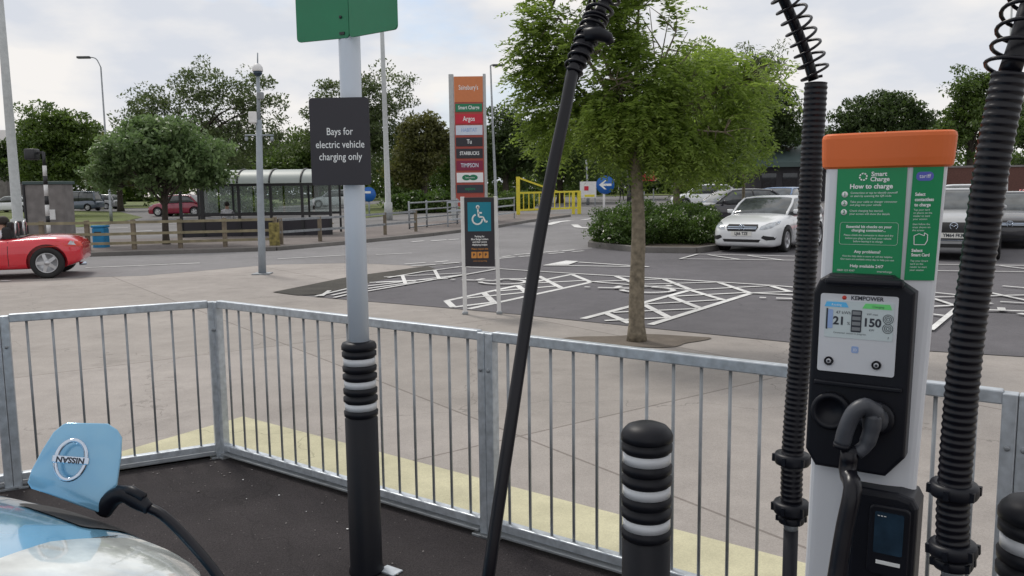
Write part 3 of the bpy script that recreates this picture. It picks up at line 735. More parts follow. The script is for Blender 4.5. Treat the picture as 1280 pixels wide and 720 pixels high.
# ------------------------------------------------------------------ flexible hoses, springs, cables
def hose(pts, r, label, fl, spring_pts=None, soff=None, ferrule=None):
    t = thing('flexible_hose', label, 'cable hose', (pts[0].x, pts[0].y, 0), 0, 'ribbed hoses on either side of the charger')
    pitch = .0135; path, Ln = resample(catmull(pts, 12), pitch/6)
    rad = [r*(.955+.075*(.5+.5*math.cos(2*math.pi*i/6))**1.5*1.0) for i in range(len(path))]
    m = MB(); m.tube(path, rad, 'hose', 28); m.build('ribbed_tube', t)
    for k, (f, hh, rr) in enumerate(fl):
        i = int(f*(len(path)-1)); p = path[i]; d = (path[min(i+5, len(path)-1)]-path[max(0, i-5)]).normalized()
        m = MB(); X = frame(p, d.orthogonal(), d.cross(d.orthogonal()))
        if X.col[2].xyz.dot(d) < 0: X = X @ Matrix.Rotation(math.pi, 4, 'X')
        m.lathe([(r*1.02, -hh/2), (rr*.93, -hh/2), (rr, -hh/2+.006), (rr, hh/2-.006), (rr*.93, hh/2), (r*1.02, hh/2)], 'black_plastic', X, 30)
        for a in range(6): 
            an = a*math.pi/3; m.box((rr*math.cos(an), rr*math.sin(an), 0), (.008, .008, hh*.7), 'black_plastic', X @ Matrix.Identity(4))
        m.build('clamp_ring', t)
    if ferrule:
        p = path[0]; m = MB(); m.tube([p-Vector((0, 0, .035)), p], [r*.62, r*.78], 'galv_dark', 18); m.build('ferrule', t)
    m = MB(); b0 = path[0].copy(); b0.z = .012
    m.tube([b0, path[0]-Vector((0, 0, .03))], .019, 'black_plastic', 14)
    m.lathe([(.06, 0), (.06, .012), (.03, .02)], 'black_plastic', Matrix.Translation(b0), 24); m.build('stand', t)
    if spring_pts:
        sp, Ls = resample(catmull(spring_pts, 12), .0015); fr = frames(sp); hel = []
        tot = len(sp)
        for i, (p, (a, b, c_)) in enumerate(zip(sp, fr)):
            s_ = i*Ls/tot; ph = 2*math.pi*s_/spring_pitch(s_/Ls)
            rr = spring_r(s_/Ls); hel.append(p+(a*math.cos(ph)+b*math.sin(ph))*rr+soff*(rr-.019)*.55)
        m = MB(); m.tube(hel, .0036, 'hose', 6); m.build('spring', t)
    return t
def spring_pitch(f): return .030
def spring_r(f): return .034 if f < .6 else .034-(f-.6)*.03
LH = [P(989, 648, 2.05), P(991, 560, 2.05), P(1003, 400, 2.06), P(1012, 250, 2.07), P(1020, 104, 2.08)]
arc = [P(1017, 100, 2.08), P(1003, 55, 2.07), P(975, -10, 2.04), P(940, -75, 2.0), P(890, -120, 1.95), P(835, -115, 1.9), P(790, -60, 1.84), P(757, 0, 1.80), P(730, 50, 1.76)]
hose(LH, .0275, 'ribbed black hose rising on the left side of the charger, slimmer and farther of two', [(.0, .02, .034), (.03, .03, .046), (.145, .028, .045)], arc, Vector((.9, 0, .2)), ferrule=True)
RH = [P(1191, 702, 1.42), P(1192, 620, 1.42), P(1206, 450, 1.41), P(1222, 330, 1.41), P(1240, 205, 1.40), P(1262, 92, 1.40)]
rarc = [P(1262, 90, 1.40), P(1276, 50, 1.40), P(1292, 0, 1.41), P(1330, -60, 1.42), P(1400, -110, 1.45), P(1480, -90, 1.48), P(1530, -10, 1.5), P(1550, 90, 1.5)]
hose(RH, .0275, 'thick ribbed black hose rising to the right of the card reader, nearer of two', [(.0, .02, .034), (.03, .024, .041), (.16, .024, .041)], rarc, Vector((-.8, 0, 0)), ferrule=True)

# charging cable to the blue car
yaw_car = math.atan2(.8, .6)           # heading of the blue car
ccar = thing('charging_cable', 'black charging cable arching over from the left hose and plugged into the blue car', 'charging cable', (P(610, 720, 1.5).x, 1.5, 0))

cab = arc[:]+[P(716, 90, 1.73), P(706, 140, 1.70), P(690, 215, 1.67), P(672, 310, 1.64), P(655, 420, 1.60), P(637, 540, 1.55), P(622, 640, 1.52), P(609, 730, 1.5), P(592, 840, 1.5), Vector((-.12, 1.6, .30)), Vector((-.2, 1.75, .06)), Vector((-.35, 1.95, .033)), Vector((-.55, 2.0, .05)), Vector((-.62, 1.98, .25)), P(300, 772, 1.85), P(275, 724, 1.9), P(240, 680, 1.96), P(205, 645, 2.0), P(182, 633, 2.02)]
cp, cl = resample(catmull(cab, 8), .02)
m = MB(); m.tube([LH[0]]+[]+[LH[0]+Vector((0, 0, .01))], .01, 'hose', 8)
m.tube(cp, .0128, 'hose', 16); m.build('cable', ccar)
m = MB(); q0 = P(736, 40, 1.77); q1 = P(724, 72, 1.75)
m.tube([q0+(q0-q1)*.5, q0, q0.lerp(q1, .45), q1, q1+(q1-q0)*.9], [.015, .018, .021, .018, .0145], 'black_plastic', 18)
m.tube([P(730, 44, 1.745), P(748, 42, 1.745), P(760, 47, 1.75), P(763, 54, 1.755)], [.014, .016, .012, .009], 'black_plastic', 14)
hx_ = []; ca, cb_ = P(752, 6, 1.79), P(715, 92, 1.735); cd_ = (cb_-ca).normalized(); cu_ = cd_.orthogonal().normalized(); cv_ = cd_.cross(cu_)
for k in range(260):
    f_ = k/259; a_ = f_*2*math.pi*9; hx_.append(ca.lerp(cb_, f_)+(cu_*math.cos(a_)+cv_*math.sin(a_))*(.027-.008*f_))
m.tube(hx_, .0034, 'hose', 6)
m.build('cable_clamp', ccar)
m = MB(); pp = catmull([P(186, 636, 2.01), P(172, 626, 2.02), P(155, 618, 2.03), P(140, 624, 2.04), P(128, 640, 2.04)], 5)
m.tube(pp, [.015, .016, .018, .020, .021, .022, .022, .022, .021, .021, .021, .021, .022, .022, .023, .023, .024, .024, .023, .023, .022][:len(pp)], 'black_plastic', 16)
m.tube([P(180, 622, 2.01), P(165, 614, 2.02), P(148, 612, 2.04)], [.012, .014, .012], 'black_plastic', 10); m.build('connector', ccar)

# second cable, plugged in the holster of the charger
c2 = thing('charging_cable', 'parked grey charging connector in the charger holster with its cable hanging down', 'charging cable', (O.x-.05, O.y-.15, 0))
Xh = frame(lean_pt(O+n*0+Vector((0, 0, (hz0+hz1)/2))), u, (0, 0, 1))
hp = lambda x, y, z: Xh @ Vector((x, y, z))
M['grip'] = pm('dark_grey_grip', (.045, .05, .062), .45, var=.2, scale=20)
m = MB()
pth = catmull([hp(.050, -.090, .045), hp(.052, -.076, .070), hp(.047, -.056, .090), hp(.034, -.050, .100), hp(.018, -.066, .106), hp(.006, -.100, .108), hp(.000, -.130, .108)], 4)
m.tube(pth, [.026]*4+[.022]*4+[.018]*4+[.0165]*4+[.0165]*4+[.0165]*(len(pth)-20), 'grip', 18)
pth = catmull([hp(.052, -.066, .086), hp(.050, -.10, .088), hp(.042, -.130, .092), hp(.026, -.148, .100)], 4)
m.tube(pth, [.018]*4+[.016]*4+[.014]*(len(pth)-8), 'grip', 16)
m.tube([hp(.050, -.088, .036), hp(.050, -.088, .052)], [.032, .030], 'black_plastic', 20)
m.build('connector', c2)
m = MB(); m.tube([hp(.000, -.129, .108), hp(-.001, -.138, .1078)], [.0172, .0165], 'black_plastic', 16); m.tube([hp(.028, -.142, .102), hp(.014, -.148, .105), hp(.004, -.150, .107)], .011, 'black_plastic', 12); m.build('collar', c2)
cpts = [hp(.014, -.142, .105), hp(.012, -.19, .105), P(1066, 610, 1.56), P(1056, 660, 1.55), P(1046, 720, 1.54), P(1036, 800, 1.52), Vector((.70, 1.45, .35)), Vector((.85, 1.25, .08)), Vector((1.1, 1.15, .033)), Vector((1.5, 1.3, .033)), Vector((1.75, 1.5, .3)), Vector((1.6, 1.52, 1.0)), P(1560, 160, 1.5), P(1550, 90, 1.5)]+rarc[::-1][1:]
cp, cl = resample(catmull(cpts, 8), .02)
m = MB(); m.tube(cp, .0175, 'hose', 16); m.build('cable', c2)

# ------------------------------------------------------------------ cars
def patch(bvh, poly, mat, axis, off=.006, step=.05, start=4.0, mb=None):
    """project a flat outline onto the car surface; axis 'x+': outline given as (y,z); 'y+'/'y-': (x,z); 'z+': (x,y)"""
    b = bmesh.new(); b.faces.new([b.verts.new((p[0], p[1], 0)) for p in poly])
    xs = [p[0] for p in poly]; ys = [p[1] for p in poly]
    for ax, arr in (((1, 0, 0), xs), ((0, 1, 0), ys)):
        k = math.floor(min(arr)/step)
        while k*step < max(arr):
            co = (k*step+1e-4, 0, 0) if ax[0] else (0, k*step+1e-4, 0)
            bmesh.ops.bisect_plane(b, geom=b.verts[:]+b.edges[:]+b.faces[:], plane_co=co, plane_no=ax); k += 1
    bmesh.ops.triangulate(b, faces=b.faces[:])
    for v in b.verts:
        p, q = v.co.x, v.co.y
        if axis == 'x+': o_, d = Vector((start, p, q)), Vector((-1, 0, 0))
        elif axis == 'x-': o_, d = Vector((-start, p, q)), Vector((1, 0, 0))
        elif axis == 'y+': o_, d = Vector((p, start, q)), Vector((0, -1, 0))
        elif axis == 'y-': o_, d = Vector((p, -start, q)), Vector((0, 1, 0))
        else: o_, d = Vector((p, q, start)), Vector((0, 0, -1))
        loc, nn, idx, dist = bvh.ray_cast(o_, d)
        if loc is None:
            loc, nn, idx, dist = bvh.find_nearest(o_+d*start*.6)
        v.co = loc-d*off
    mb.sub(b, mat, True)
def ell(cx, cy, rx, ry, n=16, rot=0):
    return [(cx+rx*math.cos(a)*math.cos(rot)-ry*math.sin(a)*math.sin(rot), cy+rx*math.cos(a)*math.sin(rot)+ry*math.sin(a)*math.cos(rot)) for a in [2*math.pi*i/n for i in range(n)]]
def interp(tab, t):
    for (a, va), (b, vb) in zip(tab, tab[1:]):
        if t <= b:
            f = (t-a)/(b-a) if b > a else 0; f = max(0, min(1, f)); return va+(vb-va)*f
    return tab[-1][1]
HATCH = dict(L=4.3, W=1.78, H=1.44, wb=2.7, fo=.88, wr=.32,
    top=[(0, .56), (.012, .66), (.05, .76), (.12, .85), (.2, .92), (.28, .97), (.42, .96), (.6, .98), (.8, 1.02), (.93, 1.0), (.975, .9), (1, .78)],
    bot=[(0, .27), (.012, .19), (.05, .15), (.12, .16), (.9, .19), (.96, .24), (1, .36)],
    wid=[(0, .60), (.012, .76), (.05, .90), (.12, .97), (.22, 1), (.8, 1), (.92, .95), (.975, .87), (1, .72)],
    ws=.27, r0=.43, r1=.80, rw=.955)
def make_body(sp):
    L, W = sp['L'], sp['W']; ts = [0, .006, .014, .03, .05, .08, .12, .17, .23, .3, .38, .46, .54, .62, .70, .78, .85, .91, .95, .975, .99, 1]
    rings = []
    for t in ts:
        x = L/2-L*t; zt = interp(sp['top'], t); zb = interp(sp['bot'], t); hw = interp(sp['wid'], t)*W/2
        sh = sp.get('shoulder', .80)
        sec = [(0, zb), (.55*hw, zb), (.90*hw, zb+.01), (.975*hw, zb+.08*(zt-zb)), (.99*hw, zb+.3*(zt-zb)), (1.0*hw, zb+.52*(zt-zb)), (.985*hw, zb+.70*(zt-zb)), (.955*hw, zb+sh*(zt-zb)+.02), (.89*hw, zb+.94*(zt-zb)), (.80*hw, zt-.01), (.62*hw, zt+.008), (.3*hw, zt+.022), (0, zt+.026)]
        ring = [Vector((x, y, z)) for y, z in sec]+[Vector((x, -y, z)) for y, z in sec[-2:0:-1]]
        rings.append(ring)
    return rings
def temp_obj(m):
    me = bpy.data.meshes.new('tmp'); m.bm.to_mesh(me); o = bpy.data.objects.new('tmp', me); col.objects.link(o); return o
def car(name, label, loc, yaw, paint, spec=None, plate=None, kind='hatch', group=None, detail=True, grille='bar', side_glass='glass_dark', emblem=True):
    sp = dict(HATCH); sp.update(spec or {}); L, W, H = sp['L'], sp['W'], sp['H']
    t = thing(name, label, 'car', loc, yaw, group)
    m = MB(); loft(m, make_body(sp), paint); bmesh.ops.recalc_face_normals(m.bm, faces=m.bm.faces[:])
    bmesh.ops.subdivide_edges(m.bm, edges=[e for e in m.bm.edges if e.calc_length() > .25], cuts=1, use_grid_fill=True)
    o = temp_obj(m); md = o.modifiers.new('s', 'SUBSURF'); md.levels = 1
    xf = L/2-sp['fo']; xr = xf-sp['wb']; cut = MB()
    for x in (xf, xr):
        for s in (-1, 1):
            X = Matrix.Translation((x, s*(W/2-.10), sp['wr']+.01)) @ Matrix.Rotation(R(90), 4, 'X')
            cut.lathe([(sp['wr']+.055, -.16), (sp['wr']+.055, .16)], 'interior', X, 28, False)
    bmesh.ops.recalc_face_normals(cut.bm, faces=cut.bm.faces[:])
    co = temp_obj(cut); mb_ = o.modifiers.new('b', 'BOOLEAN'); mb_.operation = 'DIFFERENCE'; mb_.object = co; mb_.solver = 'EXACT'
    bpy.context.view_layer.update(); dg = bpy.context.evaluated_depsgraph_get()
    me = bpy.data.meshes.new_from_object(o.evaluated_get(dg)); me.name = 'body'
    me.materials.clear(); me.materials.append(M[paint])
    me.polygons.foreach_set('material_index', [0]*len(me.polygons)); me.polygons.foreach_set('use_smooth', [True]*len(me.polygons))
    bpy.data.objects.remove(o); bpy.data.objects.remove(co)
    try: me.set_sharp_from_angle(angle=R(38))
    except Exception: pass
    bo = bpy.data.objects.new('body', me); col.objects.link(bo); bo.parent = t
    b2 = bmesh.new(); b2.from_mesh(me); bvh = BVHTree.FromBMesh(b2); b2.free()
    # wheels
    for x in (xf, xr):
        for s in (-1, 1):
            wt = bpy.data.objects.new('wheel', None); col.objects.link(wt); wt.parent = t; wt.empty_display_size = .05
            wt.location = (x, s*(W/2-.115), sp['wr']); wt.rotation_euler = (R(-90)*s, 0, 0)
            r_ = sp['wr']; m = MB(); m.lathe([(r_*.66, -.09), (r_*.9, -.10), (r_*.98, -.085), (r_, -.05), (r_, .05), (r_*.98, .085), (r_*.9, .10), (r_*.68, .095), (r_*.66, .06)], 'tyre', None, 32); m.build('tyre', wt, local=True)
            m = MB(); m.lathe([(r_*.67, .07), (r_*.64, .095), (r_*.60, .085), (r_*.60, .0)], 'alloy', None, 32); m.lathe([(r_*.6, .005), (0.0001, .005)], 'interior', None, 24)
            for k in range(5):
                a = k*2*math.pi/5; d = Vector((math.cos(a), math.sin(a), 0)); e = Vector((-d.y, d.x, 0))
                m.raw([d*.03+e*.035+Vector((0, 0, .085)), d*.03-e*.035+Vector((0, 0, .085)), d*r_*.63-e*.028+Vector((0, 0, .078)), d*r_*.63+e*.028+Vector((0, 0, .078)), d*.03+e*.035+Vector((0, 0, .05)), d*.03-e*.035+Vector((0, 0, .05)), d*r_*.63-e*.028+Vector((0, 0, .045)), d*r_*.63+e*.028+Vector((0, 0, .045))], [(0, 1, 2, 3), (0, 4, 5, 1), (3, 2, 6, 7), (0, 3, 7, 4), (1, 5, 6, 2)], 'alloy')
            m.lathe([(.05, .06), (.05, .09), (.0001, .095)], 'alloy', None, 16); m.build('rim', wt, local=True)
    X_ = lambda tt: L/2-L*tt
    if kind != 'open':
        # greenhouse
        belt = lambda tt: interp(sp['top'], tt)-.015
        prof = []
        ws, r0, r1, rw = sp['ws'], sp['r0'], sp['r1'], sp['rw']
        for k in range(7):
            f = k/6; tt = ws+(r0-ws)*f; z = belt(ws)+(H-.045-belt(ws))*(f**.86); prof.append((tt, z))
        for f, dz in ((.33, .0), (.66, .0), (1, -.035)): prof.append((r0+(r1-r0)*f, H+dz-.012))
        for k in range(1, 6):
            f = k/5; prof.append((r1+(rw-r1)*f, H-.047+(belt(rw)-H+.047)*(f**1.25)))
        def hwb(tt): return W/2*.925*(.88+.12*min(1, (tt-ws)/.10) if tt < ws+.10 else (1 if tt < .82 else 1-.12*(tt-.82)/.18))
        def hwt(tt, z): return hwb(tt)-(z-belt(tt))*.40
        def ringat(tt, z, o_=0): 
            hb, ht = hwb(tt)+o_, hwt(tt, z)+o_; zb = belt(tt)-.03; x = X_(tt); z += o_
            return [Vector((x, hb, zb)), Vector((x, (hb+ht)/2+.012, (zb+z)/2)), Vector((x, ht, z-.03)), Vector((x, ht-.07, z+.0)), Vector((x, ht*.5, z+.018)), Vector((x, -ht*.5, z+.018)), Vector((x, -ht+.07, z)), Vector((x, -ht, z-.03)), Vector((x, -(hb+ht)/2-.012, (zb+z)/2)), Vector((x, -hb, zb))]
        m = MB(); rings = [ringat(tt, z) for tt, z in prof]; loft(m, rings, 'glass_mid')
        m.build('windows', t, local=True)
        m = MB(); rf = [(tt, z) for tt, z in prof if r0-.012 <= tt <= r1+.012]; rr = []
        rf = [(rf[0][0]-.004, rf[0][1]-.008)]+rf+[(rf[-1][0]+.012, rf[-1][1]-.02)]
        for tt, z in rf:
            q = ringat(tt, z, .008); rr.append([q[2]-Vector((0, -.006, .035)), q[2], q[3], q[4], q[5], q[6], q[7], q[7]-Vector((0, .006, .035))])
        loft(m, rr, paint)
        for s in (1, -1):
            for (i0, i1, rad) in ((0, 6, .032), (9, len(prof)-1, .07)):
                pts = [ringat(*prof[i], .0)[2]*1 for i in range(i0, i1+1)]
                pts = [Vector((p.x, s*p.y, p.z)) for p in pts]; m.tube(pts, rad if rad < .05 else [rad*.7+.03*i/len(pts) for i in range(len(pts))], paint, 8)
            tb_ = (r0+r1)/2+.01; q = ringat(tb_, H-.012, .004); m.tube([Vector((v.x, s*v.y, v.z)) for v in (q[0], q[1], q[2])], .028, 'black_paint', 6)
        m.build('roof', t, local=True)
        for s in (1, -1):
            m = MB(); xm = X_(ws+.065); ym = s*(W/2*.90+.08); m.box((xm, ym, belt(ws)+.07), (.10, .16, .11), paint, None, .035, 3, True); m.box((xm+.0, s*(W/2*.86), belt(ws)+.035), (.05, .16, .035), 'black_paint'); m.build('mirror', t, local=True)
    if detail:
        hw = W/2
        hl = sp.get('hl', [(.50, .62), (.50, .71), (.66, .77), (.86, .80), (.90, .74), (.84, .66), (.66, .60)])
        for s in (1, -1):
            m = MB(); patch(bvh, [(s*y*hw, z) for y, z in hl], 'lamp_glass', 'x+', .008, .04, mb=m)
            m.build('headlight', t, local=True)
        if grille:
            m = MB(); gy = sp.get('gr', [(-.46, .66), (-.40, .56), (.40, .56), (.46, .66), (.42, .73), (-.42, .73)])
            patch(bvh, [(y*hw, z) for y, z in gy], 'interior', 'x+', .007, .05, mb=m)
            for zc in sp.get('bars', (.625, .665)): patch(bvh, [(-.42*hw, zc-.008), (.42*hw, zc-.008), (.42*hw, zc+.008), (-.42*hw, zc+.008)], 'chrome', 'x+', .014, .05, mb=m)
            m.build('grille', t, local=True)
            m = MB(); li = sp.get('low', [[(.90, .42), (.62, .46), (.56, .40), (.70, .34), (.88, .35)], [(-.55, .36), (.55, .36), (.50, .29), (-.50, .29)]])
            patch(bvh, [(y*hw, z) for y, z in li[0]], 'interior', 'x+', .007, .05, mb=m); patch(bvh, [(-y*hw, z) for y, z in li[0]], 'interior', 'x+', .007, .05, mb=m); patch(bvh, [(y*hw, z) for y, z in li[1]], 'interior', 'x+', .007, .05, mb=m)
            m.build('air_intake', t, local=True)
            if emblem:
                zc = sp.get('ez', .645); h = bvh.ray_cast(Vector((4, 0, zc)), Vector((-1, 0, 0)))[0]
                X = frame(h+Vector((.022, 0, 0)), (0, 1, 0), (0, 0, 1)); m = MB()
                rr = .075; m.tube([X @ Vector((rr*math.cos(a), rr*math.sin(a), 0)) for a in [i*math.pi/10 for i in range(21)]], .009, 'chrome', 6)
                if emblem == 'wing':
                    for s in (1, -1): m.tube([X @ Vector((s*.072, .025, .004)), X @ Vector((s*.03, .015, .004)), X @ Vector((0, -.02, .004))], .008, 'chrome', 6)
                else:
                    for k in range(3): a = R(90+120*k); m.tube([X @ Vector((0, 0, .004)), X @ Vector((rr*math.cos(a), rr*math.sin(a), .004))], [.012, .005], 'chrome', 6)
                m.build('emblem', t, local=True)
        if plate:
            zc = sp.get('pz', .50); h = bvh.ray_cast(Vector((4, 0, zc)), Vector((-1, 0, 0)))[0]
            X = frame(Vector((h.x+.02, 0, zc)), (0, 1, 0), (0, 0, 1)); m = MB(); m.prism(rrect(.52, .115, .01), -.03, 0, 'plate', X); m.text(plate, .105, X @ Matrix.Translation((0, 0, .003)), 'ink', squash=.85, thick=.003); m.build('number_plate', t, local=True)
        for s in (1, -1):
            m = MB(); patch(bvh, [(s*.93*hw, .80), (s*.60*hw, .78), (s*.58*hw, .88), (s*.90*hw, .92)], 'red_ink', 'x-', .008, .05, mb=m); m.build('tail_light', t, local=True)
        # door shut lines and handles
        m = MB()
        for s, ax in ((1, 'y+'), (-1, 'y-')):
            for tt in (.30, .53, .72):
                x = X_(tt); patch(bvh, [(x-.005, .30), (x+.005, .30), (x+.005, .92), (x-.005, .92)], 'interior', ax, .003, .08, mb=m)
            for tt in (.5, .69):
                x = X_(tt); patch(bvh, [(x-.08, .80), (x+.08, .80), (x+.08, .825), (x-.08, .825)], 'black_paint' if paint != 'car_white' else 'chrome', ax, .014, .08, mb=m)
        m.build('door_seams', t, local=True)
    return t, bvh
def yaw_of(fx, fy): return math.atan2(fy, fx)
fwd = Vector((-.50, -.86))
# white hatchback
def place(px, py_base, fx, fy, L):    # nose bottom centre at pixel
    p = G(px, py_base); f = Vector((fx, fy, 0)).normalized(); c = p-f*(L/2); c.z = terr(c.x, c.y); return c, yaw_of(fx, fy)
c, y = place(926, 317, -.60, -.80, 4.4)
car('parked_car', 'white hatchback parked nose out beside the flowering hedge', c, y, 'car_white', dict(L=4.4, H=1.42, hl=[(.50, .60), (.52, .68), (.70, .77), (.88, .80), (.90, .73), (.80, .64), (.64, .60)]), 'LJ66 TZE', group='cars parked in the car park')
c, y = place(1190, 327, -.5, -.86, 4.5)
car('parked_car', 'silver grey family car with dark grille, facing out between charger and right hose', c, y, 'car_silver', dict(L=4.5, W=1.82, H=1.56, wr=.35, top=[(0, .66), (.012, .78), (.05, .90), (.12, .98), (.2, 1.04), (.28, 1.08), (.42, 1.06), (.6, 1.07), (.8, 1.10), (.93, 1.08), (.975, .98), (1, .85)],
  gr=[(-.58, .74), (-.44, .44), (.44, .44), (.58, .74), (.55, .84), (-.55, .84)], bars=(.46,), hl=[(.56, .78), (.56, .86), (.74, .92), (.90, .94), (.92, .88), (.80, .80)], low=[[(.92, .48), (.62, .50), (.60, .40), (.88, .38)], [(-.5, .38), (.5, .38), (.46, .30), (-.46, .30)]], ez=.76, pz=.56), 'YM64 FKR', emblem='wing', group='cars parked in the car park')
c, y = place(905, 283, -.95, -.10, 4.4); 
p = Gx(915, 33); car('parked_car', 'dark grey car seen side on behind the hedge and white hatchback', p, yaw_of(-.97, -.2), 'car_dark', dict(L=4.5, H=1.5), detail=False, group='cars parked in the car park')
p = Gx(975, 36); car('parked_car', 'blue car behind the roof of the white hatchback', p, yaw_of(-.6, -.8), 'car_blue', dict(H=1.5), detail=True, group='cars parked in the car park')
p = Gx(1202, 31); car('parked_car', 'white car behind the silver grey family car', p, yaw_of(-.5, -.86), 'car_white', dict(H=1.6), detail=True, group='cars parked in the car park')
p = Gx(1262, 22.5); car('parked_car', 'black car half hidden by the thick right hose', p, yaw_of(-.5, -.86), 'car_dark', dict(H=1.45), detail=True, group='cars parked in the car park')
p = Gx(1306, 27); car('parked_car', 'red car at the right edge behind the black car', p, yaw_of(-.5, -.86), 'car_red', dict(H=1.5), detail=True, group='cars parked in the car park')
p = Gx(222, 58); car('moving_car', 'maroon hatchback driving on the far road behind the shelter', p, yaw_of(-1, .12), 'car_maroon', dict(L=3.9, H=1.5), detail=True)
p = Gx(880, 52); car('parked_car', 'white car partly seen under the leafy tree behind the hedge', p, yaw_of(-1, .1), 'car_white', dict(H=1.5), detail=False, group='cars parked in the car park')
p = Gx(15, 76); car('moving_car', 'white car at the far left behind the grey lamp column', p, yaw_of(-1, .1), 'car_white', dict(H=1.5), detail=False)
for px, pt_, lb in ((98, 'car_greyblue', 'grey blue van like car on the far road beside the concrete block'), (122, 'car_silver', 'silver car on the far road under the pale leaved tree')):
    p = Gx(px, 78 if px < 110 else 84); car('moving_car', lb, p, yaw_of(-1, .1), pt_, dict(L=4.4, H=1.85 if px < 110 else 1.5, ws=.2, r0=.28, r1=.9, rw=.97), detail=False)
p = Gx(420, 70); car('moving_car', 'white car beyond the shelter beside the charcoal sign', p, yaw_of(-1, .1), 'car_white', dict(H=1.5), detail=False)

# red convertible
RL = 3.80
pc = G(60, 348.5); f = Vector((-.945, -.33, 0)).normalized(); side = Vector((f.y, -f.x, 0))
spec = dict(L=RL, W=1.7, H=1.2, wb=2.3, fo=.88, wr=.305, top=[(0, .50), (.02, .58), (.08, .66), (.2, .74), (.32, .79), (.45, .77), (.6, .77), (.72, .80), (.84, .83), (.94, .80), (.985, .72), (1, .62)], bot=[(0, .30), (.02, .22), (.06, .17), (.9, .18), (.97, .26), (1, .34)], wid=[(0, .5), (.02, .7), (.06, .86), (.14, .96), (.25, 1), (.5, .96), (.75, 1), (.88, .97), (.95, .90), (.985, .80), (1, .66)])
xr_l = RL/2-.88-2.3
side_near = Vector((0, -1, 0))
# rear wheel (local x = xr_l) on the near side must sit at pc; heading -X so near side is local y+
yawr = yaw_of(f.x, f.y); Rz = Matrix.Rotation(yawr, 3, 'Z'); off = Rz @ Vector((xr_l, 1.7/2-.02, 0)); cc_ = pc-off; cc_.z = 0.008
rc, bv = car('convertible_car', 'bright red open top sports car driving past at the left edge', cc_, yawr, 'car_red', spec, kind='open', detail=False)
m = MB(); patch(bv, rrect(1.35, 1.16, .12, cx=-.18), 'interior', 'z+', .012, .12, mb=m); m.build('cockpit', rc, local=True)
for s in (1, -1):
    m = MB(); m.box((-.55, s*.34, .84), (.16, .42, .36), 'interior', None, .06, 3, True); m.box((-.60, s*.34, 1.04), (.10, .24, .16), 'interior', None, .04, 3, True)
    m.tube([(-.70, s*.34-.13, .80), (-.71, s*.34-.12, 1.08), (-.71, s*.34, 1.12), (-.71, s*.34+.12, 1.08), (-.70, s*.34+.13, .80)], .018, 'alloy', 8); m.build('seat', rc, local=True)
m = MB(); m.tube([(.42, .66, .78), (.05, .60, 1.14), (.02, 0, 1.20), (.05, -.60, 1.14), (.42, -.66, .78)], .022, 'car_red', 8)
m.raw([(.40, .62, .80), (.05, .57, 1.13), (.03, 0, 1.17), (.05, -.57, 1.13), (.40, -.62, .80)], [(0, 1, 2, 3, 4)], 'pane'); m.build('windscreen', rc, local=True)
for s in (1, -1):
    m = MB(); patch(bv, [(s*.80, .62), (s*.52, .60), (s*.50, .70), (s*.78, .73)], 'red_ink', 'x-', .01, .04, mb=m)
    patch(bv, [(-RL/2+.03, .63), (-RL/2+.24, .66), (-RL/2+.20, .73), (-RL/2+.05, .70)], 'lamp_glass', 'y+' if s > 0 else 'y-', .008, .04, mb=m); m.build('tail_light', rc, local=True)
m = MB(); m.tube([(-RL/2-.03, .45, .25), (-RL/2+.1, .45, .25)], .035, 'chrome', 10); m.build('exhaust', rc, local=True)
for x in (.45, -.62):
    m = MB(); patch(bv, [(x-.005, .26), (x+.005, .26), (x+.005, .74), (x-.005, .74)], 'interior', 'y+', .003, .08, mb=m); m.build('door_seam', rc, local=True)

# pale blue electric car with raised charge flap
LL = 4.44; hd = Vector((.50, .866, 0)); noseP = Vector((-1.125, 2.165, 0)); lc = noseP-hd*(LL/2); lc.z = .008
lspec = dict(L=LL, W=1.77, H=1.55, wb=2.7, fo=.95, wr=.32, shoulder=.84,
  top=[(0, .60), (.006, .68), (.02, .74), (.05, .795), (.08, .835), (.12, .875), (.17, .915), (.23, .955), (.28, .99), (.42, .98), (.6, .99), (.8, 1.02), (.93, 1.0), (.975, .9), (1, .78)],
  wid=[(0, .38), (.006, .50), (.02, .64), (.05, .80), (.08, .885), (.12, .95), (.2, 1), (.8, 1), (.92, .95), (.975, .87), (1, .72)],
  hl=[(.60, .60), (.55, .66), (.62, .72), (.75, .80), (.86, .86), (.93, .86), (.95, .78), (.88, .66), (.76, .58)])
leafc, lbv = car('electric_car', 'pale blue electric car charging in the bay with its nose flap raised', lc, yaw_of(hd.x, hd.y), 'leaf_blue', lspec, kind='hatch', detail=False)
for s in (1, -1):
    m = MB(); patch(lbv, [(LL/2-.10, s*.50), (LL/2-.15, s*.36), (LL/2-.36, s*.36), (LL/2-.70, s*.50), (LL/2-.95, s*.66), (LL/2-.80, s*.76), (LL/2-.5, s*.74), (LL/2-.3, s*.66), (LL/2-.16, s*.58)], 'lamp_white', 'z+', .012, .03, mb=m); m.build('headlight', leafc, local=True)
for s in (1, -1):
    m = MB(); patch(lbv, [(LL/2-.17, s*.300), (LL/2-.17, s*.306), (LL/2-1.1, s*.605), (LL/2-1.1, s*.599)], 'interior', 'z+', .002, .05, mb=m); m.build('bonnet_seam', leafc, local=True)
m = MB(); patch(lbv, rrect(.15, .30, .03, cx=LL/2-.135, cy=-.09), 'interior', 'z+', .004, .03, mb=m); m.build('charge_port', leafc, local=True)
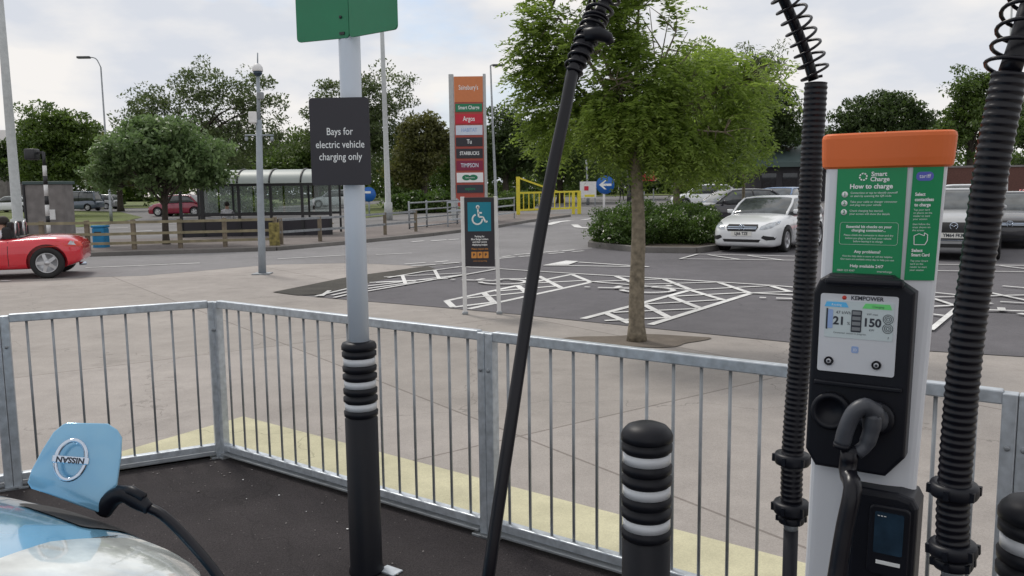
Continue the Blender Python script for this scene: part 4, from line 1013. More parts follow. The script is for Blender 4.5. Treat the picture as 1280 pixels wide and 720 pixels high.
# flap: traced outline stood at its own place over the port, with thickness
FY = 2.02
flo = [(33, 603), (38, 588), (52, 562), (66, 540), (78, 530), (84, 528), (134, 529), (146, 537), (152, 547), (151, 570), (146, 606), (139, 632), (131, 640), (122, 641), (92, 630), (60, 618), (38, 611)]
fo_ = P(90, 588, FY); fy_ = Vector((-.10, .28, .95)).normalized(); fx_ = Vector((.93, .36, 0)).normalized()
FX = frame(fo_, fx_, fy_); nrm = FX.col[2].xyz
pl = []
for a, b in flo:
    d = ray(a, b); o_ = Vector((0, 0, CAMH)); tt = (fo_-o_).dot(nrm)/d.dot(nrm); q = FX.inverted() @ (o_+d*tt); pl.append((q.x, q.y))
m = MB(); m.prism(pl[::-1], -.012, .0, 'leaf_blue', FX, .004, True); 
# gentle outward crown
for v in m.bm.verts:
    q = FX.inverted() @ v.co; q.z += -.9*(q.x*q.x)-.5*q.y*q.y; v.co = FX @ q
m.build('charge_flap', leafc)
m = MB(); EX = FX @ Matrix.Rotation(math.pi-R(12), 4, 'Z'); e0 = EX.translation.copy()
ec = P(89, 575, FY-.02); EX.translation = ec
rx, ry = .034, .049
m.tube([EX @ Vector((rx*math.cos(a), ry*math.sin(a), .006)) for a in [i*math.pi/16 for i in range(33)]], .0058, 'chrome', 10)
m.box((0, 0, .010), (.084, .019, .010), 'chrome', EX, .003)
m.text('NISSAN', .0195, EX @ Matrix.Translation((0, 0, .0158)), 'ink', squash=.98, thick=.0008)
m.build('emblem', leafc)

# ------------------------------------------------------------------ trees
def leafverts(n, rng): pass
def tree(name, label, base, crown, mat, bark, trunk_r, nclus=160, per=90, ls=.16, lw=.5, clr=.6, seed=1, group=None, shell=.55, limbs=14, lean=(0, 0), flowers=0, droop=0, trunk_top=None, cat='tree', stem=True, gap=0.0):
    """crown: list of (x,y,z,rx,ry,rz) offsets from base in metres"""
    rng = np.random.default_rng(seed); rd = random.Random(seed)
    t = thing(name, label, cat, base, 0, group)
    vols = np.array([c[3]*c[4]*c[5] for c in crown]); vols = vols/vols.sum()
    cs = []
    while len(cs) < nclus:
        c = crown[rng.choice(len(crown), p=vols)]
        d = rng.normal(size=3); d /= np.linalg.norm(d); r_ = shell+(1-shell)*rng.random() if rng.random() < .72 else rng.random()*shell
        p = np.array(c[:3])+d*r_*np.array(c[3:])*(.9+.25*rng.random())
        if gap and noise.noise(Vector(p)*(1.3/clr)+Vector((seed, 0, 0))) < -gap: continue
        cs.append(p)
    cs = np.array(cs)
    ctr = np.array([sum(c[i]*v for c, v in zip(crown, vols)) for i in range(3)])
    n = nclus*per
    cen = np.repeat(cs, per, axis=0)
    rr = clr*(.55+.8*rng.random(nclus)); rr = np.repeat(rr, per)
    dirs = rng.normal(size=(n, 3)); dirs /= np.linalg.norm(dirs, axis=1)[:, None]
    pos = cen+dirs*(rr*np.cbrt(rng.random(n)))[:, None]*np.array([1, 1, .62])
    ax = rng.normal(size=(n, 3))+dirs*.8+np.array([0, 0, -droop]); ax /= np.linalg.norm(ax, axis=1)[:, None]
    nn = rng.normal(size=(n, 3))+np.array([0, 0, 1.1]); b = np.cross(ax, nn); b /= np.linalg.norm(b, axis=1)[:, None]
    L_ = ls*(.6+.8*rng.random(n))[:, None]; W_ = L_*lw
    nv = np.cross(b, ax)
    v = np.stack([pos-ax*L_/2, pos+b*W_/2+nv*L_*.08, pos+ax*L_/2, pos-b*W_/2+nv*L_*.08], axis=1).reshape(-1, 3)
    me = bpy.data.meshes.new('crown'); me.vertices.add(len(v)); me.vertices.foreach_set('co', v.ravel())
    me.loops.add(n*4); me.loops.foreach_set('vertex_index', np.arange(n*4)); me.polygons.add(n)
    me.polygons.foreach_set('loop_start', np.arange(n)*4); me.polygons.foreach_set('loop_total', np.full(n, 4))
    me.materials.append(M[mat])
    if flowers:
        me.materials.append(M['flower']); mi = np.zeros(n, dtype=np.int32); k = rng.choice(nclus, max(1, int(nclus*flowers)), replace=False)
        for q in k: mi[q*per:q*per+int(per*.12)] = 1
        me.polygons.foreach_set('material_index', mi)
    me.update(); me.validate()
    o = bpy.data.objects.new('crown' if cat == 'tree' else 'foliage', me); col.objects.link(o); o.parent = t
    if stem:
        m = MB(); tt = trunk_top or ctr[2]*.9
        spine = [Vector((lean[0]*z/tt+.02*math.sin(z*2+seed), lean[1]*z/tt, z)) for z in np.linspace(0, tt, 9)]
        rs = [trunk_r*(1.25 if i == 0 else 1-.06*i) for i in range(9)]
        m.tube(spine, rs, bark, 14); top = spine[-1]
        idx = rng.choice(nclus, min(limbs, nclus), replace=False)
        for j, i in enumerate(idx):
            s0 = spine[4+(j % 5)]; e = Vector(cs[i]); mid = s0.lerp(e, .45)+Vector((rd.uniform(-.1, .1), rd.uniform(-.1, .1), .12))*(e-s0).length*.8
            path = catmull([s0, s0.lerp(mid, .5)+Vector((0, 0, .04)), mid, e], 4); k0 = trunk_r*.42
            m.tube(path, [max(.004, k0*(1-.88*q/(len(path)-1))) for q in range(len(path))], bark, 6)
            for q in range(3):
                s1 = path[rd.randrange(4, len(path)-2)]; e1 = Vector(cs[rng.integers(nclus)])
                e1 = s1+(e1-s1).normalized()*min((e1-s1).length, (e-s0).length*.6)
                pt2 = catmull([s1, s1.lerp(e1, .5)+Vector((0, 0, .05))*(e1-s1).length, e1], 3); m.tube(pt2, [max(.003, k0*.4*(1-.85*z/(len(pt2)-1))) for z in range(len(pt2))], bark, 5)
        m.build('trunk', t, local=True)
    return t
def crown_px(base, Y, blobs, depth=.9):
    o = []
    for (x, y, rx, ry) in blobs:
        p = P(x, y, Y); s = Y/F; o.append((p.x-base.x, p.y-base.y, p.z-base.z, rx*s, rx*s*depth, ry*s))
    return o
# near street tree, feathery leaves
def feather_tree():
    b = G(796, 427); b.z = .012; Y = b.y
    t = thing('street_tree', 'slim street tree with feathery bright green leaves standing behind the railing', 'tree', b, 0)
    blobs = [(752, 90, 85, 110), (790, 20, 60, 90), (808, 138, 98, 74), (865, 140, 70, 80), (700, 60, 50, 60), (775, 152, 95, 42), (735, -60, 90, 60), (690, 118, 45, 52), (915, 170, 42, 50), (850, 176, 60, 32)]
    crown = crown_px(b, Y, blobs, .85)
    rng = np.random.default_rng(11); rd = random.Random(11)
    vols = np.array([c[3]*c[4]*c[5] for c in crown]); vols /= vols.sum()
    V = []; nb = 0; starts = []
    NS = 6600
    for i in range(NS):
        sparse = False
        if i < 330:
            c = crown_px(b, Y, [(930, 105, 62, 42), (668, 70, 26, 75), (690, 160, 30, 44)][i % 3:i % 3+1])[0]; sparse = True
        else: c = crown[rng.choice(len(crown), p=vols)]
        d = rng.normal(size=3); d /= np.linalg.norm(d); r_ = rng.random()**.42
        s = np.array(c[:3])+d*r_*np.array(c[3:])
        if not sparse and noise.noise(Vector(s)*2.3) < (-.10 if s[0] > -.35 else .0): continue
        out_ = s-np.array([0, 0, 2.6]); out_ /= np.linalg.norm(out_)+1e-6
        ax = out_*.7+rng.normal(size=3)*.55; ax /= np.linalg.norm(ax)
        Ls = .16+.14*rng.random(); nl = 9; side_ = np.cross(ax, [0, 0, 1]); side_ /= np.linalg.norm(side_)+1e-6
        if i % 9 == 0: starts.append(s)
        for k in range(nl):
            f = k/(nl-1); p = s+ax*Ls*f+np.array([0, 0, -.45*Ls*f*f])
            for sg in (-1, 1):
                dl = side_*sg*.9+ax*.55+rng.normal(size=3)*.16+np.array([0, 0, -.25]); dl /= np.linalg.norm(dl)
                ll = (.066+.026*rng.random())*(1-.35*f); wv = np.cross(dl, rng.normal(size=3)*.5+np.array([0, 0, 1])); wv /= np.linalg.norm(wv)+1e-6
                V.append([p, p+dl*ll*.45+wv*ll*.18, p+dl*ll, p+dl*ll*.45-wv*ll*.18])
    v = np.array(V).reshape(-1, 3); nq = len(V)
    me = bpy.data.meshes.new('crown'); me.vertices.add(len(v)); me.vertices.foreach_set('co', v.ravel()); me.loops.add(nq*4); me.loops.foreach_set('vertex_index', np.arange(nq*4)); me.polygons.add(nq)
    me.polygons.foreach_set('loop_start', np.arange(nq)*4); me.polygons.foreach_set('loop_total', np.full(nq, 4)); me.materials.append(M['leafC']); me.update(); me.validate()
    o = bpy.data.objects.new('crown', me); col.objects.link(o); o.parent = t
    m = MB(); fork = P(793, 190, Y)-b
    sp = catmull([Vector((0, 0, 0)), Vector((-.005, 0, .5)), Vector((.01, 0, 1.1)), Vector((0, .0, fork.z*.75)), fork], 5)
    rs = [.088*(1.25 if i == 0 else 1.08 if i == 1 else 1-.018*i) for i in range(len(sp))]
    rs = [r_*(1+.03*math.sin(i*2.3)) for i, r_ in enumerate(rs)]
    m.tube(sp, rs, 'bark', 20)
    ends = []
    for (x, y, dy) in ((740, 40, -.3), (800, -40, .2), (860, 110, .3), (845, 40, -.2), (700, 110, .35), (930, 100, .1), (905, 165, -.3), (690, 10, 0), (770, 100, -.5), (820, 130, .5), (870, 55, .1), (665, 70, .2)):
        e = P(x, y, Y+dy)-b; mid = fork.lerp(e, .5)+Vector((0, 0, .12)); path = catmull([fork-Vector((0, 0, .15)), fork.lerp(mid, .5)+Vector((0, 0, .05)), mid, e], 6)
        m.tube(path, [max(.006, .046*(1-.88*q/(len(path)-1))) for q in range(len(path))], 'bark', 8); ends += path[6:]
    for (a, c_) in (((820, 85), (812, 10)), ((826, 75), (838, 12)), ((835, 85), (860, 40)), ((826, 60), (800, 18))):
        m.tube([P(*a, Y)-b, P(*c_, Y)-b], [.008, .003], 'bark', 5)
    for s in starts:
        s = Vector(s); e = min(ends, key=lambda q: (q-s).length); m.tube([e, e.lerp(s, .5)+Vector((0, 0, .03)), s], [.009, .005, .002], 'bark', 4)
    m.build('trunk', t, local=True)
feather_tree()
# second tree, in the island behind the hedge
b = Gx(846, 25); tree('street_tree', 'leafy green tree growing out of the hedge island behind the street tree', b, crown_px(b, 25, [(890, 150, 62, 62), (850, 190, 50, 50), (905, 195, 45, 40), (870, 95, 50, 45), (935, 130, 28, 38)]), 'leafC', 'bark', .13, 330, 110, .13, .42, .55, seed=3, limbs=22, droop=.4)
# airy spray at its right
b = Gx(930, 27); tree('young_tree', 'airy young tree with thin pale foliage against the sky beside the left hose', b, crown_px(b, 27, [(945, 85, 42, 32), (970, 60, 20, 18), (925, 130, 26, 40)]), 'leafF', 'bark', .06, 70, 45, .16, .25, .42, seed=8, limbs=26, shell=.3)
# left, pale leaved tree over the fence
b = Gx(205, 25.5); tree('hawthorn_tree', 'low spreading tree with pale glossy leaves behind the timber fence', b, crown_px(b, 25.5, [(195, 188, 66, 26), (150, 205, 40, 20), (245, 205, 40, 24), (200, 164, 46, 14), (225, 224, 56, 14), (135, 222, 28, 14), (175, 180, 40, 16), (268, 190, 22, 14)]), 'leafD', 'bark_dark', .11, 300, 95, .15, .5, .42, seed=4, limbs=30, gap=.06)
bgt = [  # px base, Y, blobs, mat, label, dens
 (70, 62, [(65, 165, 48, 36), (45, 190, 30, 36), (95, 185, 30, 40), (70, 212, 50, 20)], 'leafA', 'rounded dark green tree at the left edge behind the traffic signal', 260, 90, .30, .8, .5, .0),
 (255, 56, [(200, 135, 40, 35), (250, 120, 50, 46), (310, 135, 50, 42), (340, 170, 35, 30), (180, 160, 34, 34), (270, 180, 70, 40)], 'leafF', 'tall airy tree with see-through crown behind the camera pole', 300, 62, .24, .75, .45, .12),
 (440, 62, [(430, 140, 48, 44), (480, 120, 38, 38), (400, 165, 26, 34), (470, 175, 60, 46)], 'leafF', 'tall grey green tree behind the charcoal sign', 260, 75, .26, .8, .45, .10),
 (530, 55, [(530, 180, 34, 40), (515, 205, 30, 30), (548, 165, 20, 24)], 'leafE', 'brown tinged bushy tree left of the shop sign totem', 150, 90, .26, .7, .5, 0),
 (632, 62, [(635, 175, 36, 40), (615, 200, 30, 34), (660, 195, 34, 36), (645, 150, 18, 16)], 'leafB', 'dark tree just right of the shop sign totem', 200, 90, .28, .8, .5, 0),
 (700, 66, [(700, 180, 45, 46), (720, 200, 60, 36), (680, 160, 20, 20)], 'leafA', 'broad green tree behind the yellow barrier', 220, 90, .28, .8, .5, 0),
 (790, 74, [(790, 190, 60, 46), (830, 180, 50, 40)], 'leafB', 'dark tree behind the blue arrow sign', 220, 90, .30, .9, .5, 0),
 (965, 64, [(965, 140, 38, 36), (990, 165, 36, 40), (940, 170, 40, 40)], 'leafB', 'dark dense tree rising over the store roof beside the left hose', 200, 80, .28, .8, .5, 0),
 (1100, 84, [(1100, 150, 55, 34), (1060, 165, 36, 26), (1140, 160, 36, 28), (1120, 128, 30, 16)], 'leafB', 'broad dark round topped tree above the orange cap', 260, 90, .34, 1.0, .5, 0),
 (1210, 60, [(1212, 125, 34, 38), (1200, 165, 40, 34), (1230, 110, 20, 24), (1250, 150, 30, 50)], 'leafA', 'green tree between the charger and the right hose with a loose top', 210, 80, .27, .7, .5, .1),
 (1300, 70, [(1300, 160, 50, 50)], 'leafB', 'dark tree at the right edge behind the right hose', 110, 80, .34, .9, .5, 0),
 (330, 78, [(350, 200, 60, 30), (400, 205, 40, 34)], 'leafB', 'low dark tree behind the shelter roof', 170, 80, .36, 1.0, .5, 0),
 (395, 70, [(395, 190, 34, 30), (360, 205, 40, 24)], 'leafA', 'mid green tree left of the charcoal sign behind the shelter', 170, 80, .30, .8, .5, 0),
 (585, 72, [(590, 195, 40, 34), (560, 205, 34, 24)], 'leafA', 'green tree directly behind the shop sign totem', 170, 80, .30, .8, .5, 0),
 (20, 78, [(10, 200, 34, 30), (110, 190, 30, 34)], 'leafB', 'dark tree low at the left edge behind the lamp column', 150, 80, .32, .9, .5, 0),
 (150, 74, [(145, 205, 45, 30), (120, 215, 30, 22)], 'leafE', 'small brownish tree between the round dark tree and the pale leaved tree', 140, 80, .30, .8, .5, 0)]
for i, (px, Y, bl, mt, lb, nc, per, ls, clr, lw, gp) in enumerate(bgt):
    b = Gx(px, Y); tree('tree', lb, b, crown_px(b, Y, bl, .7), mt, 'bark_dark', .28, nc, per, ls*.95, lw, clr, seed=20+i, group='trees beyond the road and car park', limbs=18, shell=.5, gap=gp)
# woodland mass behind everything
rs_ = random.Random(9); cr_ = []
b0 = Vector((0, 96, terr(0, 96)))
for i in range(60):
    px = -80+i*24; h = rs_.uniform(40, 66)*(1 if px < 1000 else .8); p = P(px, 240-h*.5, 96+rs_.uniform(-4, 6)); cr_.append((p.x, p.y-96, p.z-b0.z, 2.4, 2.2, h*.55*96/F+.8)); cr_.append((p.x+1, p.y-97, .9, 2.0, 1.4, 1.4))
wt = tree('far_woodland', 'low dark belt of woodland closing the view behind the trees', b0, cr_, 'leafA', 'bark_dark', .2, 2100, 46, .5, .5, 1.5, seed=77, stem=False)
for ch_ in [o for o in bpy.data.objects if o.parent == wt]:
    ch_.parent = None; ch_.location = wt.location; ch_.name = 'far_woodland'; tag(ch_, wt['label'], 'woodland', None, 'stuff'); bpy.data.objects.remove(wt)
    ch_.name = 'far_woodland'
# hedges
b = G(818, 309); b = Gx(818, 23.4)
tree('flowering_hedge', 'clipped round hedge with small white flowers on the kerbed island', b, [((P(x, 290, 23.4).x-b.x), 0, z, rx, 1.5, rz) for x, z, rx, rz in ((775, .55, .8, .58), (810, .62, 1.1, .62), (850, .62, 1.0, .60), (875, .5, .55, .52), (765, .45, .4, .45))], 'leafH', 'bark_dark', .05, 420, 120, .075, .55, .26, seed=51, flowers=.25, shell=.8, cat='hedge', stem=False)
for i, (px, Y, w_, h_, lb) in enumerate(((525, 50, 2.2, 1.2, 'yellow green shrub behind the grey rail fence'), (640, 52, 1.6, 1.0, 'low shrub between the totem and the yellow barrier'), (270, 60, 4.5, 1.3, 'long low hedge behind the shelter'))):
    b = Gx(px, Y); tree('shrub', lb, b, [(0, 0, h_*.5, w_, 1.0, h_*.6)], 'leafA' if i != 0 else 'leafH', 'bark_dark', .05, 110, 70, .2, .5, .45, seed=60+i, cat='shrub', stem=False)

# ------------------------------------------------------------------ fences beyond the road
def fence(pts, n, label, mat, pmt, heights, pw=.11, rw=(.04, .11), ph=1.0, name='timber_fence', every=None):
    t = thing(name, label, 'fence', pts[0]); path, L_ = resample(pts, .2)
    for i in range(n+1):
        p = path[int(i/n*(len(path)-1))].copy(); p.z = terr(p.x, p.y)+.1; m = MB(); m.box((p.x, p.y, p.z+ph/2-.1), (pw, pw, ph+.2), pmt, None, .01); m.build('post', t)
    for h in heights:
        m = MB()
        for a, b in zip(pts, pts[1:]):
            a = a+Vector((0, -pw*.6, 0)); b = b+Vector((0, -pw*.6, 0)); a.z = terr(a.x, a.y)+.1+h; b.z = terr(b.x, b.y)+.1+h; m.beam(a, b, rw[0], rw[1], mat)
        m.build('rail', t)
    return t
W1 = G(-60, 321); W2 = G(140, 317.5); W3 = G(345, 311)
fence([W1, W2, W3], 7, 'weathered timber post and rail fence along the far side of the road', 'wood', 'wood_dark', (.20, .46, .78), rw=(.035, .075), ph=.85)
m = MB(); p = G(342, 311); m.box((p.x+.1, p.y-.2, .45), (.30, .05, .68), 'hazard')
o = m.build('striped_board'); tag(o, 'yellow and black striped board at the right end of the timber fence', 'hazard board')
fence([G(352, 310), G(440, 302), G(520, 293)], 4, 'grey steel rail fence in front of the shop sign totem', 'galv_dark', 'wood_dark', (.38, .75), rw=(.04, .07), ph=.8, name='rail_fence')
# trolley corral style barrier
Ta, Tb = G(512, 290), G(574, 283)
t = thing('tube_barrier', 'galvanised tube barrier standing left of the disabled parking sign', 'barrier', Ta)
for h in (.08, .42, .74, 1.02):
    m = MB(); m.tube([Ta+Vector((0, 0, .1+h)), Tb+Vector((0, 0, .1+h))], .03, 'galv_dark', 8); m.build('rail', t)
for f in (0, .33, .96):
    m = MB(); p = Ta.lerp(Tb, f); m.tube([p+Vector((0, 0, .1)), p+Vector((0, 0, 1.2))], .035, 'galv_dark', 8); m.build('post', t)
t = fence([G(560, 287), G(600, 283), G(643, 276)], 3, 'white tube railing between the disabled parking sign and the yellow barrier', 'galv', 'galv_dark', (.3, .65, 1.0), pw=.06, rw=(.05, .06), ph=1.05, name='tube_railing')
# yellow barrier
Ya, Yb = G(648, 271), G(724, 267.5); Ya.z = terr(Ya.x, Ya.y); Yb.z = terr(Yb.x, Yb.y)
t = thing('yellow_barrier', 'yellow pedestrian barrier with a raised post and sloping stay', 'barrier', Ya)
hy = 1.25
for p, h, w_ in ((Ya, zat(647, 221, Ya.y)-Ya.z, .2), (Yb, hy+.05, .2), (Ya.lerp(Yb, .9), hy, .16)):
    m = MB(); m.box((p.x, p.y, p.z+h/2), (w_, .15, h), 'yellow', None, .01); m.build('post', t)
for h in (.35, hy):
    m = MB(); m.beam(Ya+Vector((0, 0, h)), Yb+Vector((0, 0, h)), .07, .10, 'yellow'); m.build('rail', t)
for k in range(1, 12):
    p = Ya.lerp(Yb, k/12); m = MB(); m.box((p.x, p.y, p.z+(hy+.35)/2), (.06, .05, hy-.35), 'yellow'); m.build('bar', t)
m = MB(); q = P(698, 240, Ya.y); m.beam(Vector((Ya.x, Ya.y, zat(647, 222, Ya.y))), q, .07, .09, 'yellow'); m.build('stay', t)

# ------------------------------------------------------------------ signs
# shop sign totem
TY = 38; bl = Gx(584, TY); zb = bl.z; t = thing('shop_totem', 'tall shop sign totem of stacked coloured name panels between two grey posts', 'sign', bl)
x0 = P(561, 92, TY).x; x1 = P(607, 97, TY).x; ztop = zat(563, 93, TY); lx = (P(561, 92, TY).x-P(567, 250, TY).x)/(zat(561, 92, TY)-zat(567, 250, TY))*.35
for x in (x0+.10, x1-.06):
    m = MB(); m.box((x-bl.x, 0, (ztop-zb)/2), (.22 if x < bl.x else .13, .26, ztop-zb), 'pole_pale', None, .02); m.build('post', t, local=True)
XT = frame(Vector(((x0+x1)/2-bl.x+.05, -.10, 0)), (1, 0, 0), (0, 0, 1)); wT = x1-x0-.36
def zt(y): return zat(585, y, TY)-zb
m = MB(); m.box((0, (zt(96)+zt(258))/2, -.02), (wT, zt(96)-zt(258), .10), 'totem_red', XT)
m.box((0, (zt(96)+zt(128))/2, .035), (wT, zt(96)-zt(128), .02), 'totem_or', XT)
m.text("Sainsbury's", .30, XT @ Matrix.Translation((0, zt(110), .05)), 'white', squash=.68, thick=.002); m.build('header_panel', t, local=True)
rows = [(130, 140, 'sgreen', 'Smart Charge', 'white', .23), (143, 155, 'sg_red', 'Argos', 'white', .30), (157, 169, 'sg_pale', 'HABITAT', 'ink_blue', .24), (172, 183, 'signblack', 'Tu', 'white', .28), (186, 198, 'signblack', 'STARBUCKS', 'white', .22), (201, 213, 'sg_maroon', 'TIMPSON', 'sg_pale', .26), (216, 228, 'white', '', 'sgreen', .2), (231, 241, 'ink', 'explore', 'sgreen', .2)]
for y0, y1, bgm, s, fg, sz in rows:
    m = MB(); zc = (zt(y0)+zt(y1))/2; h = zt(y0)-zt(y1); m.box((0, zc, .045), (wT*.93, h, .03), bgm, XT)
    if s: m.text(s, sz, XT @ Matrix.Translation((0, zc, .063)), fg, squash=.75, thick=.004)
    else:
        for dx in (-.16, .16): m.prism(ell(dx, 0, .2, .13), .0, .004, 'sgreen', XT @ Matrix.Translation((0, zc, .061)))
        m.text('Specsavers', .1, XT @ Matrix.Translation((0, zc, .068)), 'white')
    m.build('name_panel', t, local=True)
# disabled parking sign
dA = G(582, 392); dB = G(624, 394); dA.z = dB.z = .004; ym = (dA.y+dB.y)/2; dA.y = dB.y = ym
t = thing('disabled_parking_sign', 'charcoal disabled parking sign with teal wheelchair panel on two white posts', 'sign', (dA+dB)/2)
hA = zat(577, 246, ym)
for p, pxt in ((dA, 578), (dB, 619)):
    m = MB(); q = P(pxt, 246, ym); m.beam(p, Vector((q.x, ym, hA)), .052, .06, 'white_paint', up=(0, -1, 0), bev=.006); m.build('post', t)
    m = MB(); m.box((p.x, p.y, .02), (.075, .09, .04), 'galv_dark', None, .01); m.build('foot', t)
ctr = P(599.5, 290, ym-.02); XS = frame(ctr, (1, 0, 0), (-.028, 0, 1)); s = ym/F
m = MB(); m.box((0, 0, 0), (37*s, 86*s, .03), 'signblack', XS, .004); m.prism(rrect(29*s, 36*s, .004, cy=19*s), .015, .018, 'teal', XS)
W2d = wheelchair2d()
for i, (a, b) in enumerate(W2d):
    sc_ = 17*s; A = XS @ Vector((a[0]*sc_-.4*s, a[1]*sc_*1.0+21*s, .021)); B = XS @ Vector((b[0]*sc_-.4*s, b[1]*sc_+21*s, .021)); m.beam(A, B, .002, 2.0*s, 'white', up=XS.col[1].xyz if abs((B-A).normalized().dot(XS.col[1].xyz)) < .9 else XS.col[0].xyz)
m.lathe([(2.4*s, 0), (2.4*s, .002)], 'white', XS @ Matrix.Translation((-1.8*s, 31*s, .020)), 16)
for i, tx in enumerate(('Parking for', 'Blue Badge holders', 'and their carers', 'displaying badges')): m.text(tx, .034, XS @ Matrix.Translation((0, (-5.5-i*3.4)*s, .0165)), 'white', squash=.85, thick=.0008)
m.text('Please respect this', .032, XS @ Matrix.Translation((0, -21*s, .0165)), 'amber', squash=.9, thick=.0006)
for i in range(3): m.prism(rrect(6.6*s, 8*s, .006, cx=(-7.4+i*7.4)*s, cy=-28.5*s), .015, .018, 'amber', XS)
for i in range(3): m.text('P', .05, XS @ Matrix.Translation(((-7.4+i*7.4)*s, -28.5*s, .0195)), 'signblack', thick=.002)
m.text('www.smartparking', .026, XS @ Matrix.Translation((0, -36*s, .0165)), 'amber', squash=.9)
m.build('sign_panel', t)
# keep left arrow sign
KY = 40; bk = Gx(755, KY); t = thing('direction_sign', 'round blue sign with white left arrow on a pale post beside the hedge', 'sign', bk)
zc = zat(757, 231, KY)-bk.z; r_ = 11.3*KY/F
m = MB(); m.tube([(0, 0, 0), (0, 0, zc+.3)], .06, 'white_paint', 10); m.build('post', t, local=True)
XK = frame((0.05, -.09, zc), (1, 0, 0), (0, 0, 1)); m = MB(); m.lathe([(r_, -.02), (r_, .0), (0.0001, .0)], 'sign_blue', XK, 36)
m.raw([(-.30, 0, .01), (-.04, .22, .01), (.06, .22, .01), (-.10, .055, .01), (.30, .055, .01), (.30, -.055, .01), (-.10, -.055, .01), (.06, -.22, .01), (-.04, -.22, .01)], [(0, 8, 7, 6, 3, 2, 1), (3, 6, 5, 4)], 'white', X=XK)
m.build('sign_face', t, local=True)
# blue round sign left
bk = Gx(461, 47); t = thing('direction_sign', 'small round blue sign low beside the charcoal sign', 'sign', bk)
zc = zat(461, 243, 47)-bk.z; m = MB(); m.tube([(0, 0, 0), (0, 0, zc)], .05, 'grey_metal', 8); m.build('post', t, local=True)
XK = frame((0, -.08, zc), (1, 0, 0), (0, 0, 1)); m = MB(); m.lathe([(.42, -.02), (.42, .0), (0.0001, .0)], 'sign_blue', XK, 28); m.box((-.05, .12, .005), (.36, .12, .01), 'white', XK); m.build('sign_face', t, local=True)
# boards in the distance
bk = Gx(735, 58); t = thing('notice_board', 'white notice board with yellow and red marks behind the blue arrow sign', 'notice board', bk)
for s_ in (-.5, .5): m = MB(); m.box((s_, 0, .85), (.07, .07, 1.7), 'galv_dark'); m.build('leg', t, local=True)
XK = frame((0, -.06, 1.15), (1, 0, 0), (0, 0, 1)); m = MB(); m.box((0, 0, 0), (1.15, 1.15, .04), 'white_paint', XK); m.box((.1, -.42, .03), (.7, .16, .02), 'yellow', XK); m.box((-.12, .1, .03), (.3, .3, .02), 'sg_red', XK); m.build('board', t, local=True)
bk = Gx(811, 62); t = thing('advert_board', 'red advertising board on a stand seen between the street tree and hedge', 'advert board', bk)
for s_ in (-.35, .35): m = MB(); m.box((s_, 0, .5), (.07, .07, 1.2), 'galv_dark'); m.build('leg', t, local=True)
m = MB(); XK = frame((0, -.06, zat(811, 219, 62)-bk.z), (1, 0, 0), (0, 0, 1)); m.box((0, 0, 0), (1.1, .85, .06), 'sg_red', XK)
m.prism(ell(0, 0, .3, .28), .03, .05, 'totem_red', XK); m.box((-.25, .2, .04), (.3, .08, .02), 'white', XK); m.build('board', t, local=True)

# ------------------------------------------------------------------ lamp columns and posts
def column(px0, py0, px1, Y, r0, r1, label, mat, arm=None, name='street_lamp', head=True):
    b = Gx(px1, Y); t = thing(name, label, 'lamp post', b); top = P(px0, py0, Y)-b
    m = MB(); m.tube([Vector((0, 0, 0)), Vector((0, 0, .9)), Vector((0, 0, .92)), Vector((top.x*.5, 0, top.z*.5)), top], [r0*1.4, r0*1.4, r0, (r0+r1)/2, r1], mat, 14); m.build('column', t, local=True)
    if arm:
        e = P(arm[0], arm[1], Y)-b; m = MB(); mid = top.lerp(e, .35)+Vector((0, 0, (e.z-top.z)*.45)); m.tube(catmull([top, mid, e], 5), r1*.8, mat, 8); m.build('arm', t, local=True)
        if head: m = MB(); d = 1 if e.x > top.x else -1; m.box((e.x+d*.25, e.y, e.z-.03), (.75, .25, .13), 'lampdark', None, .04, 2, True); m.build('lamp_head', t, local=True)
    return t
column(-4, -40, 20, 27, .16, .11, 'thick grey lamp column at the left edge rising out of the photo', 'pole_pale')
column(126, 84, 137, 48, .065, .04, 'tall lamp post with a curved arm reaching left, above the trees at left', 'galv_dark', (110, 71))
column(475, -30, 485, 42, .15, .09, 'tall pale lamp column directly behind the green sign', 'pole_pale')
column(613, 82, 620, 50, .09, .05, 'lamp post with a short arm just right of the shop sign totem', 'galv_dark', (618, 81))
column(1266, -40, 1258, 30, .05, .035, 'thin pale lamp column seen beside the right hose', 'pole_pale')
column(733, 200, 735, 60, .08, .06, 'thin grey post above the white notice board', 'galv_dark', name='grey_post')
column(785, 213, 786, 60, .10, .10, 'short dark post beside the walking person', 'black_paint', name='dark_post')
column(1100, 60, 1100, 200, .01, .01, 'x', 'pole_pale') if False else None
# camera pole
bY = 16.4; b = G(328, 343); b.z = .006; bY = b.y; t = thing('camera_pole', 'grey steel pole with a white dome camera on top standing on the near kerbside', 'camera pole', b)
def lp(x, y): return P(x, y, bY)-b
m = MB(); m.tube([Vector((0, 0, 0)), lp(327, 300), lp(325, 230), lp(323.5, 150)], [.078, .072, .066, .058], 'grey_metal', 18); m.tube([lp(323.5, 150), lp(322.5, 96)], [.036, .034], 'grey_metal', 12); m.tube([lp(322, 80), lp(322, 66)], [.014, .012], 'grey_metal', 8); m.build('pole', t, local=True)
m = MB(); X = Matrix.Translation(lp(322, 88)); m.lathe([(.03, .13), (.06, .12), (.10, .06), (.105, .0), (.10, -.02)], 'white_paint', X, 24); m.lathe([(.092, -.02), (.085, -.07), (.05, -.11), (.0001, -.12)], 'dark_screen', X, 24); m.build('dome_camera', t, local=True)
m = MB(); c_ = lp(317, 147); m.box((c_.x, -.03, c_.z), (.16, .12, .22), 'white_paint', None, .015); m.build('junction_box', t, local=True)
m = MB(); c_ = lp(323, 120); m.box((c_.x+.05, -.03, c_.z), (.12, .10, .14), 'galv_dark', None, .015); m.build('small_box', t, local=True)
